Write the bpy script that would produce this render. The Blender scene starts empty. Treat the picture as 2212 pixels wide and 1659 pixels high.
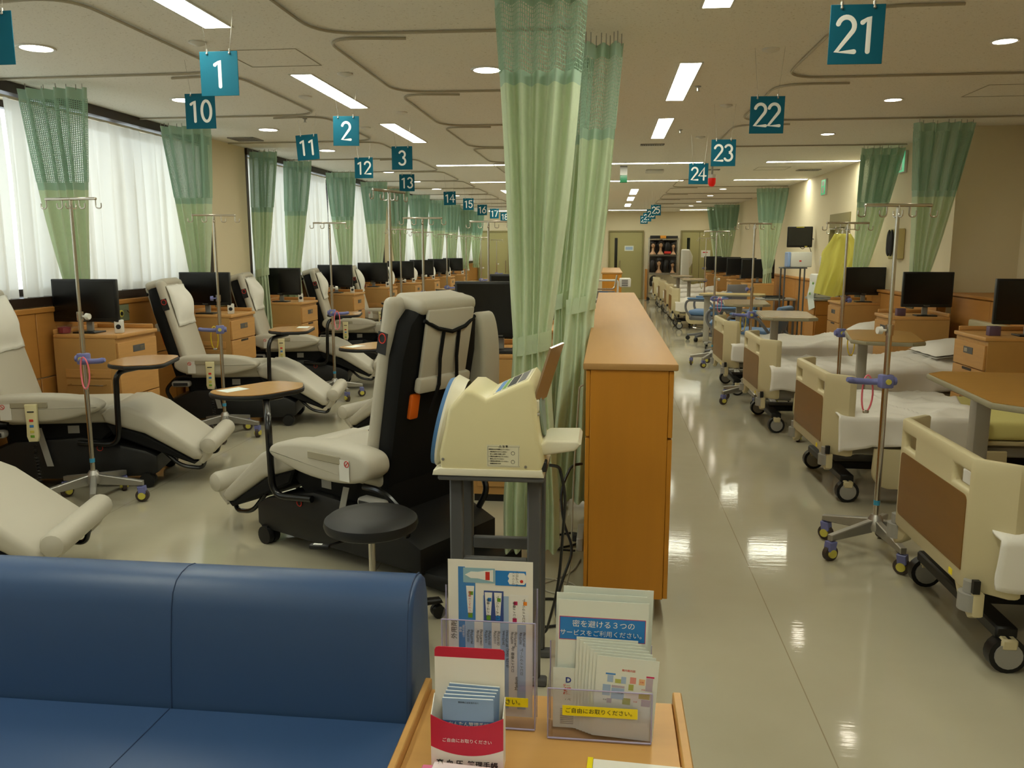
import bpy, bmesh, math, random
from mathutils import Vector, Matrix, noise
R = math.radians
PI = math.pi
random.seed(7)
SC = bpy.context.scene
COL = SC.collection

# ------------------------------------------------------------------ camera, world, exposure
cam = bpy.data.cameras.new('camera')
cam.sensor_width = 36.0
cam.lens = 36.0 * 1790 / 2212
cam.clip_end = 200
cam_o = bpy.data.objects.new('camera', cam)
COL.objects.link(cam_o)
cam_o.location = (0, 0, 1.55)
cam_o.rotation_euler = (R(90 - 9.234), 0, R(6.512))
SC.camera = cam_o

world = bpy.data.worlds.new('overcast_sky')
SC.world = world
world.use_nodes = True
wb = world.node_tree.nodes['Background']
wb.inputs['Color'].default_value = (0.93, 0.97, 1.0, 1)
wb.inputs['Strength'].default_value = 2.3

SC.view_settings.view_transform = 'Standard'
SC.view_settings.look = 'None'
SC.view_settings.gamma = 1.0
SC.view_settings.exposure = 0.56
SC.view_settings.use_curve_mapping = False
SC.cycles.use_denoising = True
SC.cycles.use_adaptive_sampling = True
SC.cycles.adaptive_threshold = 0.06
SC.cycles.max_bounces = 6
SC.cycles.diffuse_bounces = 4
SC.cycles.glossy_bounces = 2
SC.cycles.transmission_bounces = 5
SC.cycles.transparent_max_bounces = 10
SC.cycles.caustics_reflective = False
SC.cycles.caustics_refractive = False
SC.cycles.sample_clamp_indirect = 6.0

TUBE_E = 21.0      # fluorescent panels
DOWN_E = 16.0     # round downlights

# ------------------------------------------------------------------ materials
def lin(c):
    return tuple(((v / 255) / 12.92 if v / 255 <= 0.04045 else ((v / 255 + 0.055) / 1.055) ** 2.4) for v in c)
MATS = {}
def mat(name, rgb, rough=0.5, metal=0.0, spec=0.5, noise_amt=0.0, noise_scale=20.0, bump=0.0, bump_scale=200.0, coat=0.0, emit=None, emit_s=0.0, stretch=None, trans=0.0):
    if name in MATS:
        return MATS[name]
    m = bpy.data.materials.new(name)
    m.use_nodes = True
    nt = m.node_tree
    b = nt.nodes['Principled BSDF']
    c = lin(rgb)
    b.inputs['Base Color'].default_value = (*c, 1)
    b.inputs['Roughness'].default_value = rough
    b.inputs['Metallic'].default_value = metal
    b.inputs['Specular IOR Level'].default_value = spec
    b.inputs['Coat Weight'].default_value = coat
    tc = None
    if noise_amt or bump:
        tc = nt.nodes.new('ShaderNodeTexCoord')
        mp = nt.nodes.new('ShaderNodeMapping')
        if stretch:
            mp.inputs['Scale'].default_value = stretch
        nt.links.new(tc.outputs['Object'], mp.inputs['Vector'])
    if noise_amt:
        n = nt.nodes.new('ShaderNodeTexNoise')
        n.inputs['Scale'].default_value = noise_scale
        n.inputs['Detail'].default_value = 4
        nt.links.new(mp.outputs['Vector'], n.inputs['Vector'])
        mx = nt.nodes.new('ShaderNodeMix')
        mx.data_type = 'RGBA'
        mx.inputs['A'].default_value = (*[v * (1 - noise_amt) for v in c], 1)
        mx.inputs['B'].default_value = (*[min(1, v * (1 + noise_amt)) for v in c], 1)
        nt.links.new(n.outputs['Fac'], mx.inputs['Factor'])
        nt.links.new(mx.outputs['Result'], b.inputs['Base Color'])
    if bump:
        n2 = nt.nodes.new('ShaderNodeTexNoise')
        n2.inputs['Scale'].default_value = bump_scale
        n2.inputs['Detail'].default_value = 2
        nt.links.new(mp.outputs['Vector'], n2.inputs['Vector'])
        bp = nt.nodes.new('ShaderNodeBump')
        bp.inputs['Strength'].default_value = bump
        bp.inputs['Distance'].default_value = 0.002
        nt.links.new(n2.outputs['Fac'], bp.inputs['Height'])
        nt.links.new(bp.outputs['Normal'], b.inputs['Normal'])
    if emit:
        b.inputs['Emission Color'].default_value = (*lin(emit), 1)
        b.inputs['Emission Strength'].default_value = emit_s
    if trans:
        b.inputs['Transmission Weight'].default_value = trans
    MATS[name] = m
    return m

def wood(name, rgb, rough=0.4, amt=0.12, stretch=(1.2, 14, 1.2)):
    return mat(name, rgb, rough=rough, noise_amt=amt, noise_scale=3.5, stretch=stretch, spec=0.4)

def cloth(name, rgb, trans=0.35, transp=0.0, damask=0.0):
    """thin fabric: diffuse + translucent (+ some see-through)"""
    if name in MATS:
        return MATS[name]
    m = bpy.data.materials.new(name)
    m.use_nodes = True
    nt = m.node_tree
    nt.nodes.remove(nt.nodes['Principled BSDF'])
    out = nt.nodes['Material Output']
    d = nt.nodes.new('ShaderNodeBsdfDiffuse')
    t = nt.nodes.new('ShaderNodeBsdfTranslucent')
    c = (*lin(rgb), 1)
    d.inputs['Color'].default_value = c
    t.inputs['Color'].default_value = c
    if damask:
        tc = nt.nodes.new('ShaderNodeTexCoord')
        v = nt.nodes.new('ShaderNodeTexNoise')
        v.inputs['Scale'].default_value = 28
        v.inputs['Detail'].default_value = 3
        nt.links.new(tc.outputs['Object'], v.inputs['Vector'])
        rp = nt.nodes.new('ShaderNodeValToRGB')
        rp.color_ramp.elements[0].position = 0.52
        rp.color_ramp.elements[1].position = 0.6
        rp.color_ramp.elements[0].color = c
        rp.color_ramp.elements[1].color = (*[x * (1 - damask) for x in c[:3]], 1)
        nt.links.new(v.outputs['Fac'], rp.inputs['Fac'])
        nt.links.new(rp.outputs['Color'], d.inputs['Color'])
    mx = nt.nodes.new('ShaderNodeMixShader')
    mx.inputs['Fac'].default_value = trans
    nt.links.new(d.outputs[0], mx.inputs[1])
    nt.links.new(t.outputs[0], mx.inputs[2])
    last = mx
    if transp:
        tr = nt.nodes.new('ShaderNodeBsdfTransparent')
        m2 = nt.nodes.new('ShaderNodeMixShader')
        m2.inputs['Fac'].default_value = transp
        nt.links.new(mx.outputs[0], m2.inputs[1])
        nt.links.new(tr.outputs[0], m2.inputs[2])
        last = m2
    nt.links.new(last.outputs[0], out.inputs['Surface'])
    MATS[name] = m
    return m

def clear(name, rgb, gloss=0.12):
    """thin clear sheet: mostly see-through, a little gloss"""
    if name in MATS:
        return MATS[name]
    m = bpy.data.materials.new(name)
    m.use_nodes = True
    nt = m.node_tree
    nt.nodes.remove(nt.nodes['Principled BSDF'])
    out = nt.nodes['Material Output']
    tr = nt.nodes.new('ShaderNodeBsdfTransparent')
    tr.inputs['Color'].default_value = (*lin(rgb), 1)
    g = nt.nodes.new('ShaderNodeBsdfGlossy')
    g.inputs['Roughness'].default_value = 0.05
    mx = nt.nodes.new('ShaderNodeMixShader')
    lw = nt.nodes.new('ShaderNodeLayerWeight')
    lw.inputs['Blend'].default_value = 0.5
    pw = nt.nodes.new('ShaderNodeMath'); pw.operation = 'POWER'; pw.inputs[1].default_value = 4.0
    nt.links.new(lw.outputs['Facing'], pw.inputs[0])
    fr = nt.nodes.new('ShaderNodeMath'); fr.operation = 'MULTIPLY_ADD'
    fr.inputs[1].default_value = 0.5; fr.inputs[2].default_value = gloss * 0.4
    nt.links.new(pw.outputs[0], fr.inputs[0])
    nt.links.new(fr.outputs[0], mx.inputs['Fac'])
    nt.links.new(tr.outputs[0], mx.inputs[1])
    nt.links.new(g.outputs[0], mx.inputs[2])
    nt.links.new(mx.outputs[0], out.inputs['Surface'])
    MATS[name] = m
    return m

def emitter(name, rgb, s):
    return mat(name, (255, 255, 255), emit=rgb, emit_s=s)

def ceiling_mat():
    m = bpy.data.materials.new('rockwool_ceiling')
    m.use_nodes = True
    nt = m.node_tree
    b = nt.nodes['Principled BSDF']
    b.inputs['Roughness'].default_value = 0.9
    b.inputs['Specular IOR Level'].default_value = 0.1
    tc = nt.nodes.new('ShaderNodeTexCoord')
    mp = nt.nodes.new('ShaderNodeMapping')
    mp.inputs['Scale'].default_value = (1, 2.2, 1)
    nt.links.new(tc.outputs['Object'], mp.inputs['Vector'])
    n = nt.nodes.new('ShaderNodeTexNoise')
    n.inputs['Scale'].default_value = 64
    n.inputs['Detail'].default_value = 2
    n.inputs['Distortion'].default_value = 0.6
    nt.links.new(mp.outputs['Vector'], n.inputs['Vector'])
    rp = nt.nodes.new('ShaderNodeValToRGB')
    rp.color_ramp.elements[0].position = 0.30
    rp.color_ramp.elements[1].position = 0.36
    rp.color_ramp.elements[0].color = (*lin((196, 189, 172)), 1)
    rp.color_ramp.elements[1].color = (*lin((243, 240, 231)), 1)
    nt.links.new(n.outputs['Fac'], rp.inputs['Fac'])
    nt.links.new(rp.outputs['Color'], b.inputs['Base Color'])
    return m

def floor_mat():
    m = bpy.data.materials.new('waxed_vinyl_floor')
    m.use_nodes = True
    nt = m.node_tree
    b = nt.nodes['Principled BSDF']
    b.inputs['Specular IOR Level'].default_value = 0.5
    tc = nt.nodes.new('ShaderNodeTexCoord')
    n = nt.nodes.new('ShaderNodeTexNoise')
    n.inputs['Scale'].default_value = 1.3
    n.inputs['Detail'].default_value = 5
    nt.links.new(tc.outputs['Object'], n.inputs['Vector'])
    rp = nt.nodes.new('ShaderNodeValToRGB')
    rp.color_ramp.elements[0].position = 0.3
    rp.color_ramp.elements[1].position = 0.7
    rp.color_ramp.elements[0].color = (*lin((175, 168, 145)), 1)
    rp.color_ramp.elements[1].color = (*lin((185, 179, 157)), 1)
    nt.links.new(n.outputs['Fac'], rp.inputs['Fac'])
    # sheet seams run along the room every 1.82 m
    sx = nt.nodes.new('ShaderNodeSeparateXYZ')
    nt.links.new(tc.outputs['Object'], sx.inputs[0])
    a = nt.nodes.new('ShaderNodeMath'); a.operation = 'ADD'; a.inputs[1].default_value = 40 * 1.82 - 0.72
    nt.links.new(sx.outputs['X'], a.inputs[0])
    md = nt.nodes.new('ShaderNodeMath'); md.operation = 'MODULO'; md.inputs[1].default_value = 1.82
    nt.links.new(a.outputs[0], md.inputs[0])
    lt = nt.nodes.new('ShaderNodeMath'); lt.operation = 'LESS_THAN'; lt.inputs[1].default_value = 0.004
    nt.links.new(md.outputs[0], lt.inputs[0])
    mx = nt.nodes.new('ShaderNodeMix'); mx.data_type = 'RGBA'
    mx.inputs['B'].default_value = (*lin((150, 140, 115)), 1)
    nt.links.new(lt.outputs[0], mx.inputs['Factor'])
    nt.links.new(rp.outputs['Color'], mx.inputs['A'])
    nt.links.new(mx.outputs['Result'], b.inputs['Base Color'])
    # brushed wax: patchy gloss and slight waviness
    n3 = nt.nodes.new('ShaderNodeTexNoise')
    n3.inputs['Scale'].default_value = 2.2
    nt.links.new(tc.outputs['Object'], n3.inputs['Vector'])
    mr = nt.nodes.new('ShaderNodeMapRange')
    mr.inputs['To Min'].default_value = 0.04
    mr.inputs['To Max'].default_value = 0.11
    nt.links.new(n3.outputs['Fac'], mr.inputs['Value'])
    nt.links.new(mr.outputs[0], b.inputs['Roughness'])
    mp = nt.nodes.new('ShaderNodeMapping')
    mp.inputs['Scale'].default_value = (6, 40, 1)
    nt.links.new(tc.outputs['Object'], mp.inputs['Vector'])
    n2 = nt.nodes.new('ShaderNodeTexNoise')
    n2.inputs['Scale'].default_value = 1.0
    n2.inputs['Detail'].default_value = 3
    nt.links.new(mp.outputs['Vector'], n2.inputs['Vector'])
    bp = nt.nodes.new('ShaderNodeBump')
    bp.inputs['Strength'].default_value = 0.06
    bp.inputs['Distance'].default_value = 0.005
    nt.links.new(n2.outputs['Fac'], bp.inputs['Height'])
    nt.links.new(bp.outputs['Normal'], b.inputs['Normal'])
    return m

M_CEIL = ceiling_mat()
M_FLOOR = floor_mat()
M_WALL = mat('beige_wallpaper', (228, 216, 184), 0.75, bump=0.15, bump_scale=300)
M_DOOR = mat('olive_door_paint', (172, 165, 112), 0.55)
M_DOORGLASS = mat('dark_door_glass', (26, 28, 22), 0.15)
M_MAPLE = wood('maple_cabinet', (190, 146, 86), 0.42)
M_MAPLE_L = wood('maple_drawer_front', (200, 150, 88), 0.40, stretch=(1.2, 1.2, 14))
M_PART = wood('orange_partition_wood', (192, 128, 34), 0.45, 0.07, (9, 9, 0.7))
M_PARTTOP = wood('partition_worktop_wood', (176, 134, 80), 0.55, 0.06, (9, 0.7, 9))
M_WAINS = wood('wainscot_wood', (184, 128, 62), 0.45, 0.09, (1.0, 1.0, 9))
M_TABLEWOOD = wood('pale_table_wood', (206, 158, 92), 0.38, 0.07, (1.0, 9, 9))
M_TRAY = wood('tray_laminate', (186, 140, 84), 0.22, 0.08, (1.5, 12, 12))
M_OVERBED = wood('overbed_laminate', (164, 118, 46), 0.38, 0.10, (1.2, 10, 10))
M_OVERBED2 = wood('overbed_grey_laminate', (158, 128, 86), 0.26, 0.08, (1.2, 10, 10))
M_PANEL = wood('bed_walnut_panel', (118, 82, 32), 0.42, 0.10, (10, 0.9, 10))
M_VINYL = mat('cream_vinyl', (190, 184, 168), 0.48, bump=0.06, bump_scale=500)
M_VINYL_D = mat('cream_piping', (160, 152, 130), 0.5)
M_BLACK = mat('black_fabric', (13, 13, 13), 0.75, spec=0.25)
M_BLACKP = mat('black_plastic', (12, 12, 13), 0.5)
M_STOOL = mat('black_vinyl', (30, 30, 31), 0.50, bump=0.05, bump_scale=600)
M_BLACKM = mat('black_tube', (14, 14, 15), 0.25)
M_SCREEN = mat('tv_screen', (5, 5, 6), 0.22)
M_TVCASE = mat('tv_case', (9, 9, 10), 0.35)
M_STEEL = mat('stainless_steel', (205, 200, 190), 0.24, 1.0)
M_ALU = mat('cast_aluminium', (178, 176, 170), 0.42, 0.9)
M_GREYM = mat('grey_painted_metal', (84, 84, 84), 0.45)
M_LAV = mat('lavender_plastic', (112, 116, 172), 0.42)
M_WHEEL = mat('caster_tyre', (70, 58, 52), 0.6)
M_YHUB = mat('yellow_hub', (206, 196, 84), 0.5)
M_PINK = mat('pink_rubber_tube', (240, 116, 132), 0.4)
M_YEL = mat('yellow_rubber_tube', (226, 196, 36), 0.4)
M_CYAN = mat('cyan_tape', (60, 150, 190), 0.5)
M_ORANGE = mat('orange_pad', (226, 104, 12), 0.55)
M_BEDC = mat('bed_cream_plastic', (200, 188, 150), 0.42)
M_BEDG = mat('bed_grey_frame', (150, 146, 136), 0.45)
M_TOWEL = mat('white_towel', (238, 236, 228), 0.9, bump=0.5, bump_scale=260)
M_SHEET = mat('white_bed_linen', (232, 228, 220), 0.85)
M_SHEETG = mat('grey_shadow_linen', (190, 188, 180), 0.85)
M_MATY = mat('yellow_mattress_cover', (226, 219, 142), 0.7)
M_MATW = mat('white_mattress_cover', (212, 204, 186), 0.8)
M_CURT = cloth('green_damask_curtain', (216, 230, 200), 0.36, damask=0.05)
M_CURTB = cloth('green_curtain_band', (182, 208, 188), 0.38)
M_NET = cloth('green_curtain_net', (176, 206, 186), 0.40)
M_SHEER = cloth('white_sheer', (226, 221, 208), 0.50, 0.05)
M_RAIL = mat('curtain_rail', (178, 170, 150), 0.4, 0.3)
M_FRAME = mat('dark_brown_frame', (46, 32, 22), 0.4)
M_GLASS = clear('window_glass', (245, 250, 250))
M_ACRYL = clear('clear_acrylic', (249, 248, 253))
M_ACRYLE = mat('acrylic_edge', (170, 164, 200), 0.2)
M_TEAL = mat('teal_sign', (10, 90, 112), 0.7, spec=0.2)
M_WHITE = mat('white_print', (240, 240, 236), 0.5)
M_WHITEP = mat('white_plastic', (222, 220, 212), 0.4)
M_GREYP = mat('grey_plastic', (150, 148, 142), 0.45)
M_BPC = mat('ivory_device_plastic', (224, 214, 168), 0.36)
M_BPW = mat('white_device_trim', (226, 220, 196), 0.34)
M_BLUEC = mat('blue_cuff', (74, 120, 172), 0.6)
M_SOFA = mat('blue_vinyl', (52, 80, 122), 0.40, bump=0.10, bump_scale=900)
M_SEAM = mat('blue_seam_thread', (34, 56, 92), 0.6)
M_RED = mat('crimson_card', (200, 22, 58), 0.5)
M_PAPER = mat('white_paper', (238, 236, 228), 0.7)
M_PAPERG = mat('pale_grey_green_paper', (228, 234, 226), 0.7)
M_BLUEP = mat('blue_print', (34, 128, 208), 0.5)
M_BLUEL = mat('pale_blue_print', (166, 192, 222), 0.6)
M_BLUEM = mat('mid_blue_print', (64, 132, 200), 0.5)
M_NBOOK = mat('light_blue_cover', (138, 168, 208), 0.5)
M_BLK = mat('black_print', (28, 28, 30), 0.6)
M_GREEN = mat('green_print', (104, 160, 40), 0.5)
M_OLIVE = mat('olive_print', (176, 182, 92), 0.5)
M_MAGENTA = mat('magenta_print', (196, 36, 96), 0.5)
M_REDP = mat('red_print', (208, 52, 40), 0.5)
M_YTAPE = mat('yellow_tape', (246, 226, 20), 0.45)
M_PLUM = mat('mauve_print', (188, 176, 188), 0.6)
M_PINKC = mat('pink_cover', (226, 120, 158), 0.45)
M_CABLE = mat('black_cable', (16, 16, 17), 0.4)
M_CABLEG = mat('grey_cable', (176, 170, 152), 0.5)
M_OUTLET = mat('green_outlet_plate', (120, 128, 100), 0.5)
M_SKIN = mat('mannequin_skin', (206, 164, 128), 0.55)
M_HAIR = mat('dark_hair', (22, 16, 14), 0.5, bump=0.6, bump_scale=90)
M_GOWN = cloth('yellow_plastic_gown', (236, 231, 128), 0.4)
M_BLUES = mat('blue_chair_cushion', (92, 126, 170), 0.45)
M_GREYC = mat('grey_chair_frame', (112, 112, 116), 0.45)
M_TUBE = emitter('fluorescent_panel', (250, 250, 228), TUBE_E)
M_DOWN = emitter('downlight_lens', (255, 244, 224), DOWN_E)
M_REDL = mat('red_beacon', (190, 16, 12), 0.3, emit=(200, 20, 10), emit_s=0.25)
M_EXITG = mat('exit_sign_green', (20, 150, 90), 0.4, emit=(30, 170, 110), emit_s=0.5)
M_GREYSC = mat('grey_monitor_screen', (52, 52, 48), 0.3)

# ------------------------------------------------------------------ geometry helper
class G:
    def __init__(s):
        s.v = []; s.f = []; s.M = Matrix()
    def add(s, vs, fs):
        k = len(s.v)
        s.v += [tuple(s.M @ Vector(p)) for p in vs]
        s.f += [tuple(i + k for i in f) for f in fs]
        return s
    def bm(s, b):
        b.verts.index_update()
        s.add([v.co[:] for v in b.verts], [[v.index for v in f.verts] for f in b.faces])
        b.free()
        return s
    def box(s, x0, x1, y0, y1, z0, z1):
        return s.add([(x0, y0, z0), (x1, y0, z0), (x1, y1, z0), (x0, y1, z0), (x0, y0, z1), (x1, y0, z1), (x1, y1, z1), (x0, y1, z1)],
                     [(0, 3, 2, 1), (4, 5, 6, 7), (0, 1, 5, 4), (1, 2, 6, 5), (2, 3, 7, 6), (3, 0, 4, 7)])
    def rbox(s, x0, x1, y0, y1, z0, z1, r=0.01, seg=2):
        b = bmesh.new()
        bmesh.ops.create_cube(b, size=1)
        for v in b.verts:
            v.co = ((x0 + x1) / 2 + v.co.x * (x1 - x0), (y0 + y1) / 2 + v.co.y * (y1 - y0), (z0 + z1) / 2 + v.co.z * (z1 - z0))
        r = min(r, 0.49 * min(abs(x1 - x0), abs(y1 - y0), abs(z1 - z0)))
        bmesh.ops.bevel(b, geom=b.edges[:], offset=r, segments=seg, profile=0.5, affect='EDGES')
        return s.bm(b)
    def prism(s, poly, a0, a1, axis='y', r=0.0, seg=2):
        """extrude a 2-D outline: axis y: (x,z); axis x: (y,z); axis z: (x,y)"""
        def P(p, a):
            return {'y': (p[0], a, p[1]), 'x': (a, p[0], p[1]), 'z': (p[0], p[1], a)}[axis]
        b = bmesh.new()
        A = [b.verts.new(P(p, a0)) for p in poly]
        B = [b.verts.new(P(p, a1)) for p in poly]
        n = len(poly)
        b.faces.new(A); b.faces.new(B[::-1])
        for i in range(n):
            b.faces.new((A[i], B[i], B[(i + 1) % n], A[(i + 1) % n]))
        bmesh.ops.recalc_face_normals(b, faces=b.faces[:])
        if r:
            es = [e for e in b.edges if (e.verts[0] in A) == (e.verts[1] in A)]
            bmesh.ops.bevel(b, geom=es, offset=r, segments=seg, profile=0.5, affect='EDGES')
        return s.bm(b)
    def tube(s, pts, r, n=8, closed=False, caps=True):
        pts = [Vector(p) for p in pts]
        m = len(pts)
        rs = r if isinstance(r, (list, tuple)) else [r] * m
        vs = []; fs = []
        t0 = (pts[1] - pts[0]).normalized()
        ref = Vector((0, 0, 1)) if abs(t0.z) < 0.9 else Vector((1, 0, 0))
        nrm = (ref - t0 * ref.dot(t0)).normalized()
        for i, p in enumerate(pts):
            if closed:
                t = (pts[(i + 1) % m] - pts[i - 1]).normalized()
            else:
                t = (pts[min(i + 1, m - 1)] - pts[max(i - 1, 0)]).normalized()
            nrm = (nrm - t * nrm.dot(t)).normalized()
            bi = t.cross(nrm)
            for k in range(n):
                a = 2 * PI * k / n
                vs.append(p + (nrm * math.cos(a) + bi * math.sin(a)) * rs[i])
        for i in range(m if closed else m - 1):
            j = (i + 1) % m
            for k in range(n):
                fs.append((i * n + k, i * n + (k + 1) % n, j * n + (k + 1) % n, j * n + k))
        if caps and not closed:
            fs.append(tuple(range(n))[::-1]); fs.append(tuple((m - 1) * n + k for k in range(n)))
        return s.add(vs, fs)
    def cyl(s, p0, p1, r0, r1=None, n=14):
        return s.tube([p0, p1], [r0, r0 if r1 is None else r1], n)
    def lathe(s, prof, n=20, c=(0, 0, 0)):
        vs = []; fs = []
        m = len(prof)
        for (r, z) in prof:
            for k in range(n):
                a = 2 * PI * k / n
                vs.append((c[0] + r * math.cos(a), c[1] + r * math.sin(a), c[2] + z))
        for i in range(m - 1):
            for k in range(n):
                fs.append((i * n + k, i * n + (k + 1) % n, (i + 1) * n + (k + 1) % n, (i + 1) * n + k))
        fs.append(tuple(range(n))[::-1]); fs.append(tuple((m - 1) * n + k for k in range(n)))
        return s.add(vs, fs)
    def ball(s, c, r, n=12, m=8):
        if not isinstance(r, (tuple, list)):
            r = (r, r, r)
        vs = []; fs = []
        for i in range(1, m):
            t = PI * i / m
            for k in range(n):
                a = 2 * PI * k / n
                vs.append((c[0] + r[0] * math.sin(t) * math.cos(a), c[1] + r[1] * math.sin(t) * math.sin(a), c[2] + r[2] * math.cos(t)))
        top = len(vs); vs.append((c[0], c[1], c[2] + r[2])); vs.append((c[0], c[1], c[2] - r[2]))
        for i in range(m - 2):
            for k in range(n):
                fs.append((i * n + k, (i + 1) * n + k, (i + 1) * n + (k + 1) % n, i * n + (k + 1) % n))
        for k in range(n):
            fs.append((top, k, (k + 1) % n)); fs.append((top + 1, (m - 2) * n + (k + 1) % n, (m - 2) * n + k))
        return s.add(vs, fs)
    def grid(s, fn, nu, nv):
        vs = [fn(i / nu, j / nv) for j in range(nv + 1) for i in range(nu + 1)]
        fs = [(j * (nu + 1) + i, j * (nu + 1) + i + 1, (j + 1) * (nu + 1) + i + 1, (j + 1) * (nu + 1) + i) for j in range(nv) for i in range(nu)]
        return s.add(vs, fs)
    def plate(s, us, vs_, holes, t, fn):
        """slab with rectangular holes; fn(u, v, w) places a point, w in (0, t)"""
        nu, nv = len(us) - 1, len(vs_) - 1
        ok = {(i, j) for i in range(nu) for j in range(nv)} - set(holes)
        b = bmesh.new()
        V = {}
        def gv(i, j, w):
            if (i, j, w) not in V:
                V[i, j, w] = b.verts.new(fn(us[i], vs_[j], t if w else 0))
            return V[i, j, w]
        for (i, j) in ok:
            b.faces.new((gv(i, j, 0), gv(i + 1, j, 0), gv(i + 1, j + 1, 0), gv(i, j + 1, 0)))
            b.faces.new((gv(i, j + 1, 1), gv(i + 1, j + 1, 1), gv(i + 1, j, 1), gv(i, j, 1)))
            for (di, dj, a, c) in ((-1, 0, (i, j + 1), (i, j)), (1, 0, (i + 1, j), (i + 1, j + 1)), (0, -1, (i, j), (i + 1, j)), (0, 1, (i + 1, j + 1), (i, j + 1))):
                if (i + di, j + dj) not in ok:
                    b.faces.new((gv(*a, 0), gv(*a, 1), gv(*c, 1), gv(*c, 0)))
        bmesh.ops.recalc_face_normals(b, faces=b.faces[:])
        es = [e for e in b.edges if len(e.link_faces) == 2 and e.calc_face_angle() > R(50)]
        bmesh.ops.bevel(b, geom=es, offset=t * 0.28, segments=2, profile=0.5, affect='EDGES')
        return s.bm(b)
    def mesh(s, name, material, sharp=38):
        me = bpy.data.meshes.new(name)
        me.from_pydata(s.v, [], s.f)
        me.update()
        for p in me.polygons:
            p.use_smooth = True
        me.set_sharp_from_angle(angle=R(sharp))
        if material:
            me.materials.append(material)
        return me

def fillet(pts, rad, n=6):
    """round the corners of a polyline"""
    pts = [Vector(p) for p in pts]
    out = [pts[0]]
    for i in range(1, len(pts) - 1):
        a, b, c = pts[i - 1], pts[i], pts[i + 1]
        d1 = (a - b); d2 = (c - b)
        k = min(rad, d1.length * 0.49, d2.length * 0.49)
        p, q = b + d1.normalized() * k, b + d2.normalized() * k
        for j in range(n + 1):
            t = j / n
            out.append(p * (1 - t) ** 2 + b * 2 * t * (1 - t) + q * t * t)
    out.append(pts[-1])
    return out

CACHE = {}
def O(name, g, m, parent=None, loc=None, rot=None, kind=None, label=None, key=None, sharp=38):
    """one mesh object; g is a G, a mesh, or a function filling a G (cached under key)"""
    if callable(g):
        if key is None or key not in CACHE:
            h = G(); g(h)
            me = h.mesh(name, m, sharp)
            if key is not None:
                CACHE[key] = me
        else:
            me = CACHE[key]
    elif isinstance(g, G):
        me = g.mesh(name, m, sharp)
    else:
        me = g
    o = bpy.data.objects.new(name, me)
    COL.objects.link(o)
    if parent is not None:
        o.parent = parent
    if loc is not None:
        o.location = loc
    if rot is not None:
        o.rotation_euler = rot
    if kind:
        o['kind'] = kind
    if label:
        o['label'] = label
    return o
def tag(o, label, cat, group=None):
    o['label'] = label; o['category'] = cat
    if group:
        o['group'] = group
    return o
def T(name, label, cat, loc=(0, 0, 0), rz=0.0, group=None):
    o = bpy.data.objects.new(name, None)
    o.empty_display_size = 0.1
    COL.objects.link(o)
    o.location = loc
    o.rotation_euler = (0, 0, rz)
    return tag(o, label, cat, group)

def text_mesh(s, size, m, ext=0.0004, ax='CENTER', ay='CENTER', bold=0.0, space=1.0):
    k = ('txt', s, size, m.name, ext, ax, ay, bold, space)
    if k in CACHE:
        return CACHE[k]
    cu = bpy.data.curves.new('lettering', 'FONT')
    cu.body = s; cu.size = size; cu.align_x = ax; cu.align_y = ay
    cu.extrude = ext; cu.offset = bold; cu.resolution_u = 3
    cu.space_character = space
    o = bpy.data.objects.new('lettering_tmp', cu)
    COL.objects.link(o)
    dg = bpy.context.evaluated_depsgraph_get()
    me = bpy.data.meshes.new_from_object(o.evaluated_get(dg))
    bpy.data.objects.remove(o)
    bpy.data.curves.remove(cu)
    me.name = 'lettering'
    me.materials.clear(); me.materials.append(m)
    CACHE[k] = me
    return me

# ------------------------------------------------------------------ the room
CEIL = 2.70
Y0, Y1 = -3.0, 26.6
XL, XG = -4.17, -4.42           # inner face of the window wall, glass line
XR, XR2 = 3.30, 3.92            # right wall beyond / before the corner pillar
def S(name, g, m, parent=None, **k):
    return O(name, g, m, parent, kind=None if parent else 'structure', **k)

S('floor', G().box(-4.7, 4.2, Y0 - 0.2, Y1 + 0.2, -0.1, 0.0), M_FLOOR)
S('ceiling', G().box(-4.7, 4.2, Y0 - 0.2, Y1 + 0.2, CEIL, CEIL + 0.12), M_CEIL)
S('wall_far', G().box(-4.7, 4.2, Y1, Y1 + 0.15, 0, CEIL), M_WALL)
S('wall_back', G().box(-4.7, 4.2, Y0 - 0.15, Y0, 0, CEIL), M_WALL)
wr = G()
wr.box(XR2, XR2 + 0.2, Y0, 8.55, 0, CEIL)
wr.box(XR, XR2 + 0.2, 8.55, 12.02, 0, CEIL)
wr.box(XR, XR2 + 0.2, 12.02, 13.08, 2.06, CEIL)
wr.box(XR + 0.12, XR2 + 0.2, 12.02, 13.08, 0, 2.06)
wr.box(XR, XR2 + 0.2, 13.08, Y1, 0, CEIL)
S('wall_right', wr, M_WALL)

# window wall: spandrel, head, pillars
PILL = [(8.50, 9.42), (15.40, 16.12), (22.05, 22.85)]
BAYS = [(Y0, 8.50), (9.42, 15.40), (16.12, 22.05), (22.85, Y1)]
wl = G()
wl.box(-4.6, XL, Y0, Y1, 0, 1.13)
wl.box(-4.6, -4.30, Y0, Y1, 2.62, CEIL)
for a, b in PILL:
    wl.box(-4.6, XL, a, b, 1.13, CEIL)
wall_left = S('wall_left', wl, M_WALL)
for a, b in BAYS:                                     # wood panels below the sill, one by one
    n = max(1, round((b - a) / 0.92))
    w = (b - a) / n
    for i in range(n):
        if a + (i + 1) * w < 3.0:
            continue
        for (z0, z1) in ((0.09, 0.60), (0.61, 1.085)):
            O('panel', lambda g: g.rbox(0, 0.022, 0.004, w - 0.004, z0, z1, 0.003, 1), M_WAINS, wall_left, (XL, a + i * w, 0), key=('wpanel', round(w, 3), z0))
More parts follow.
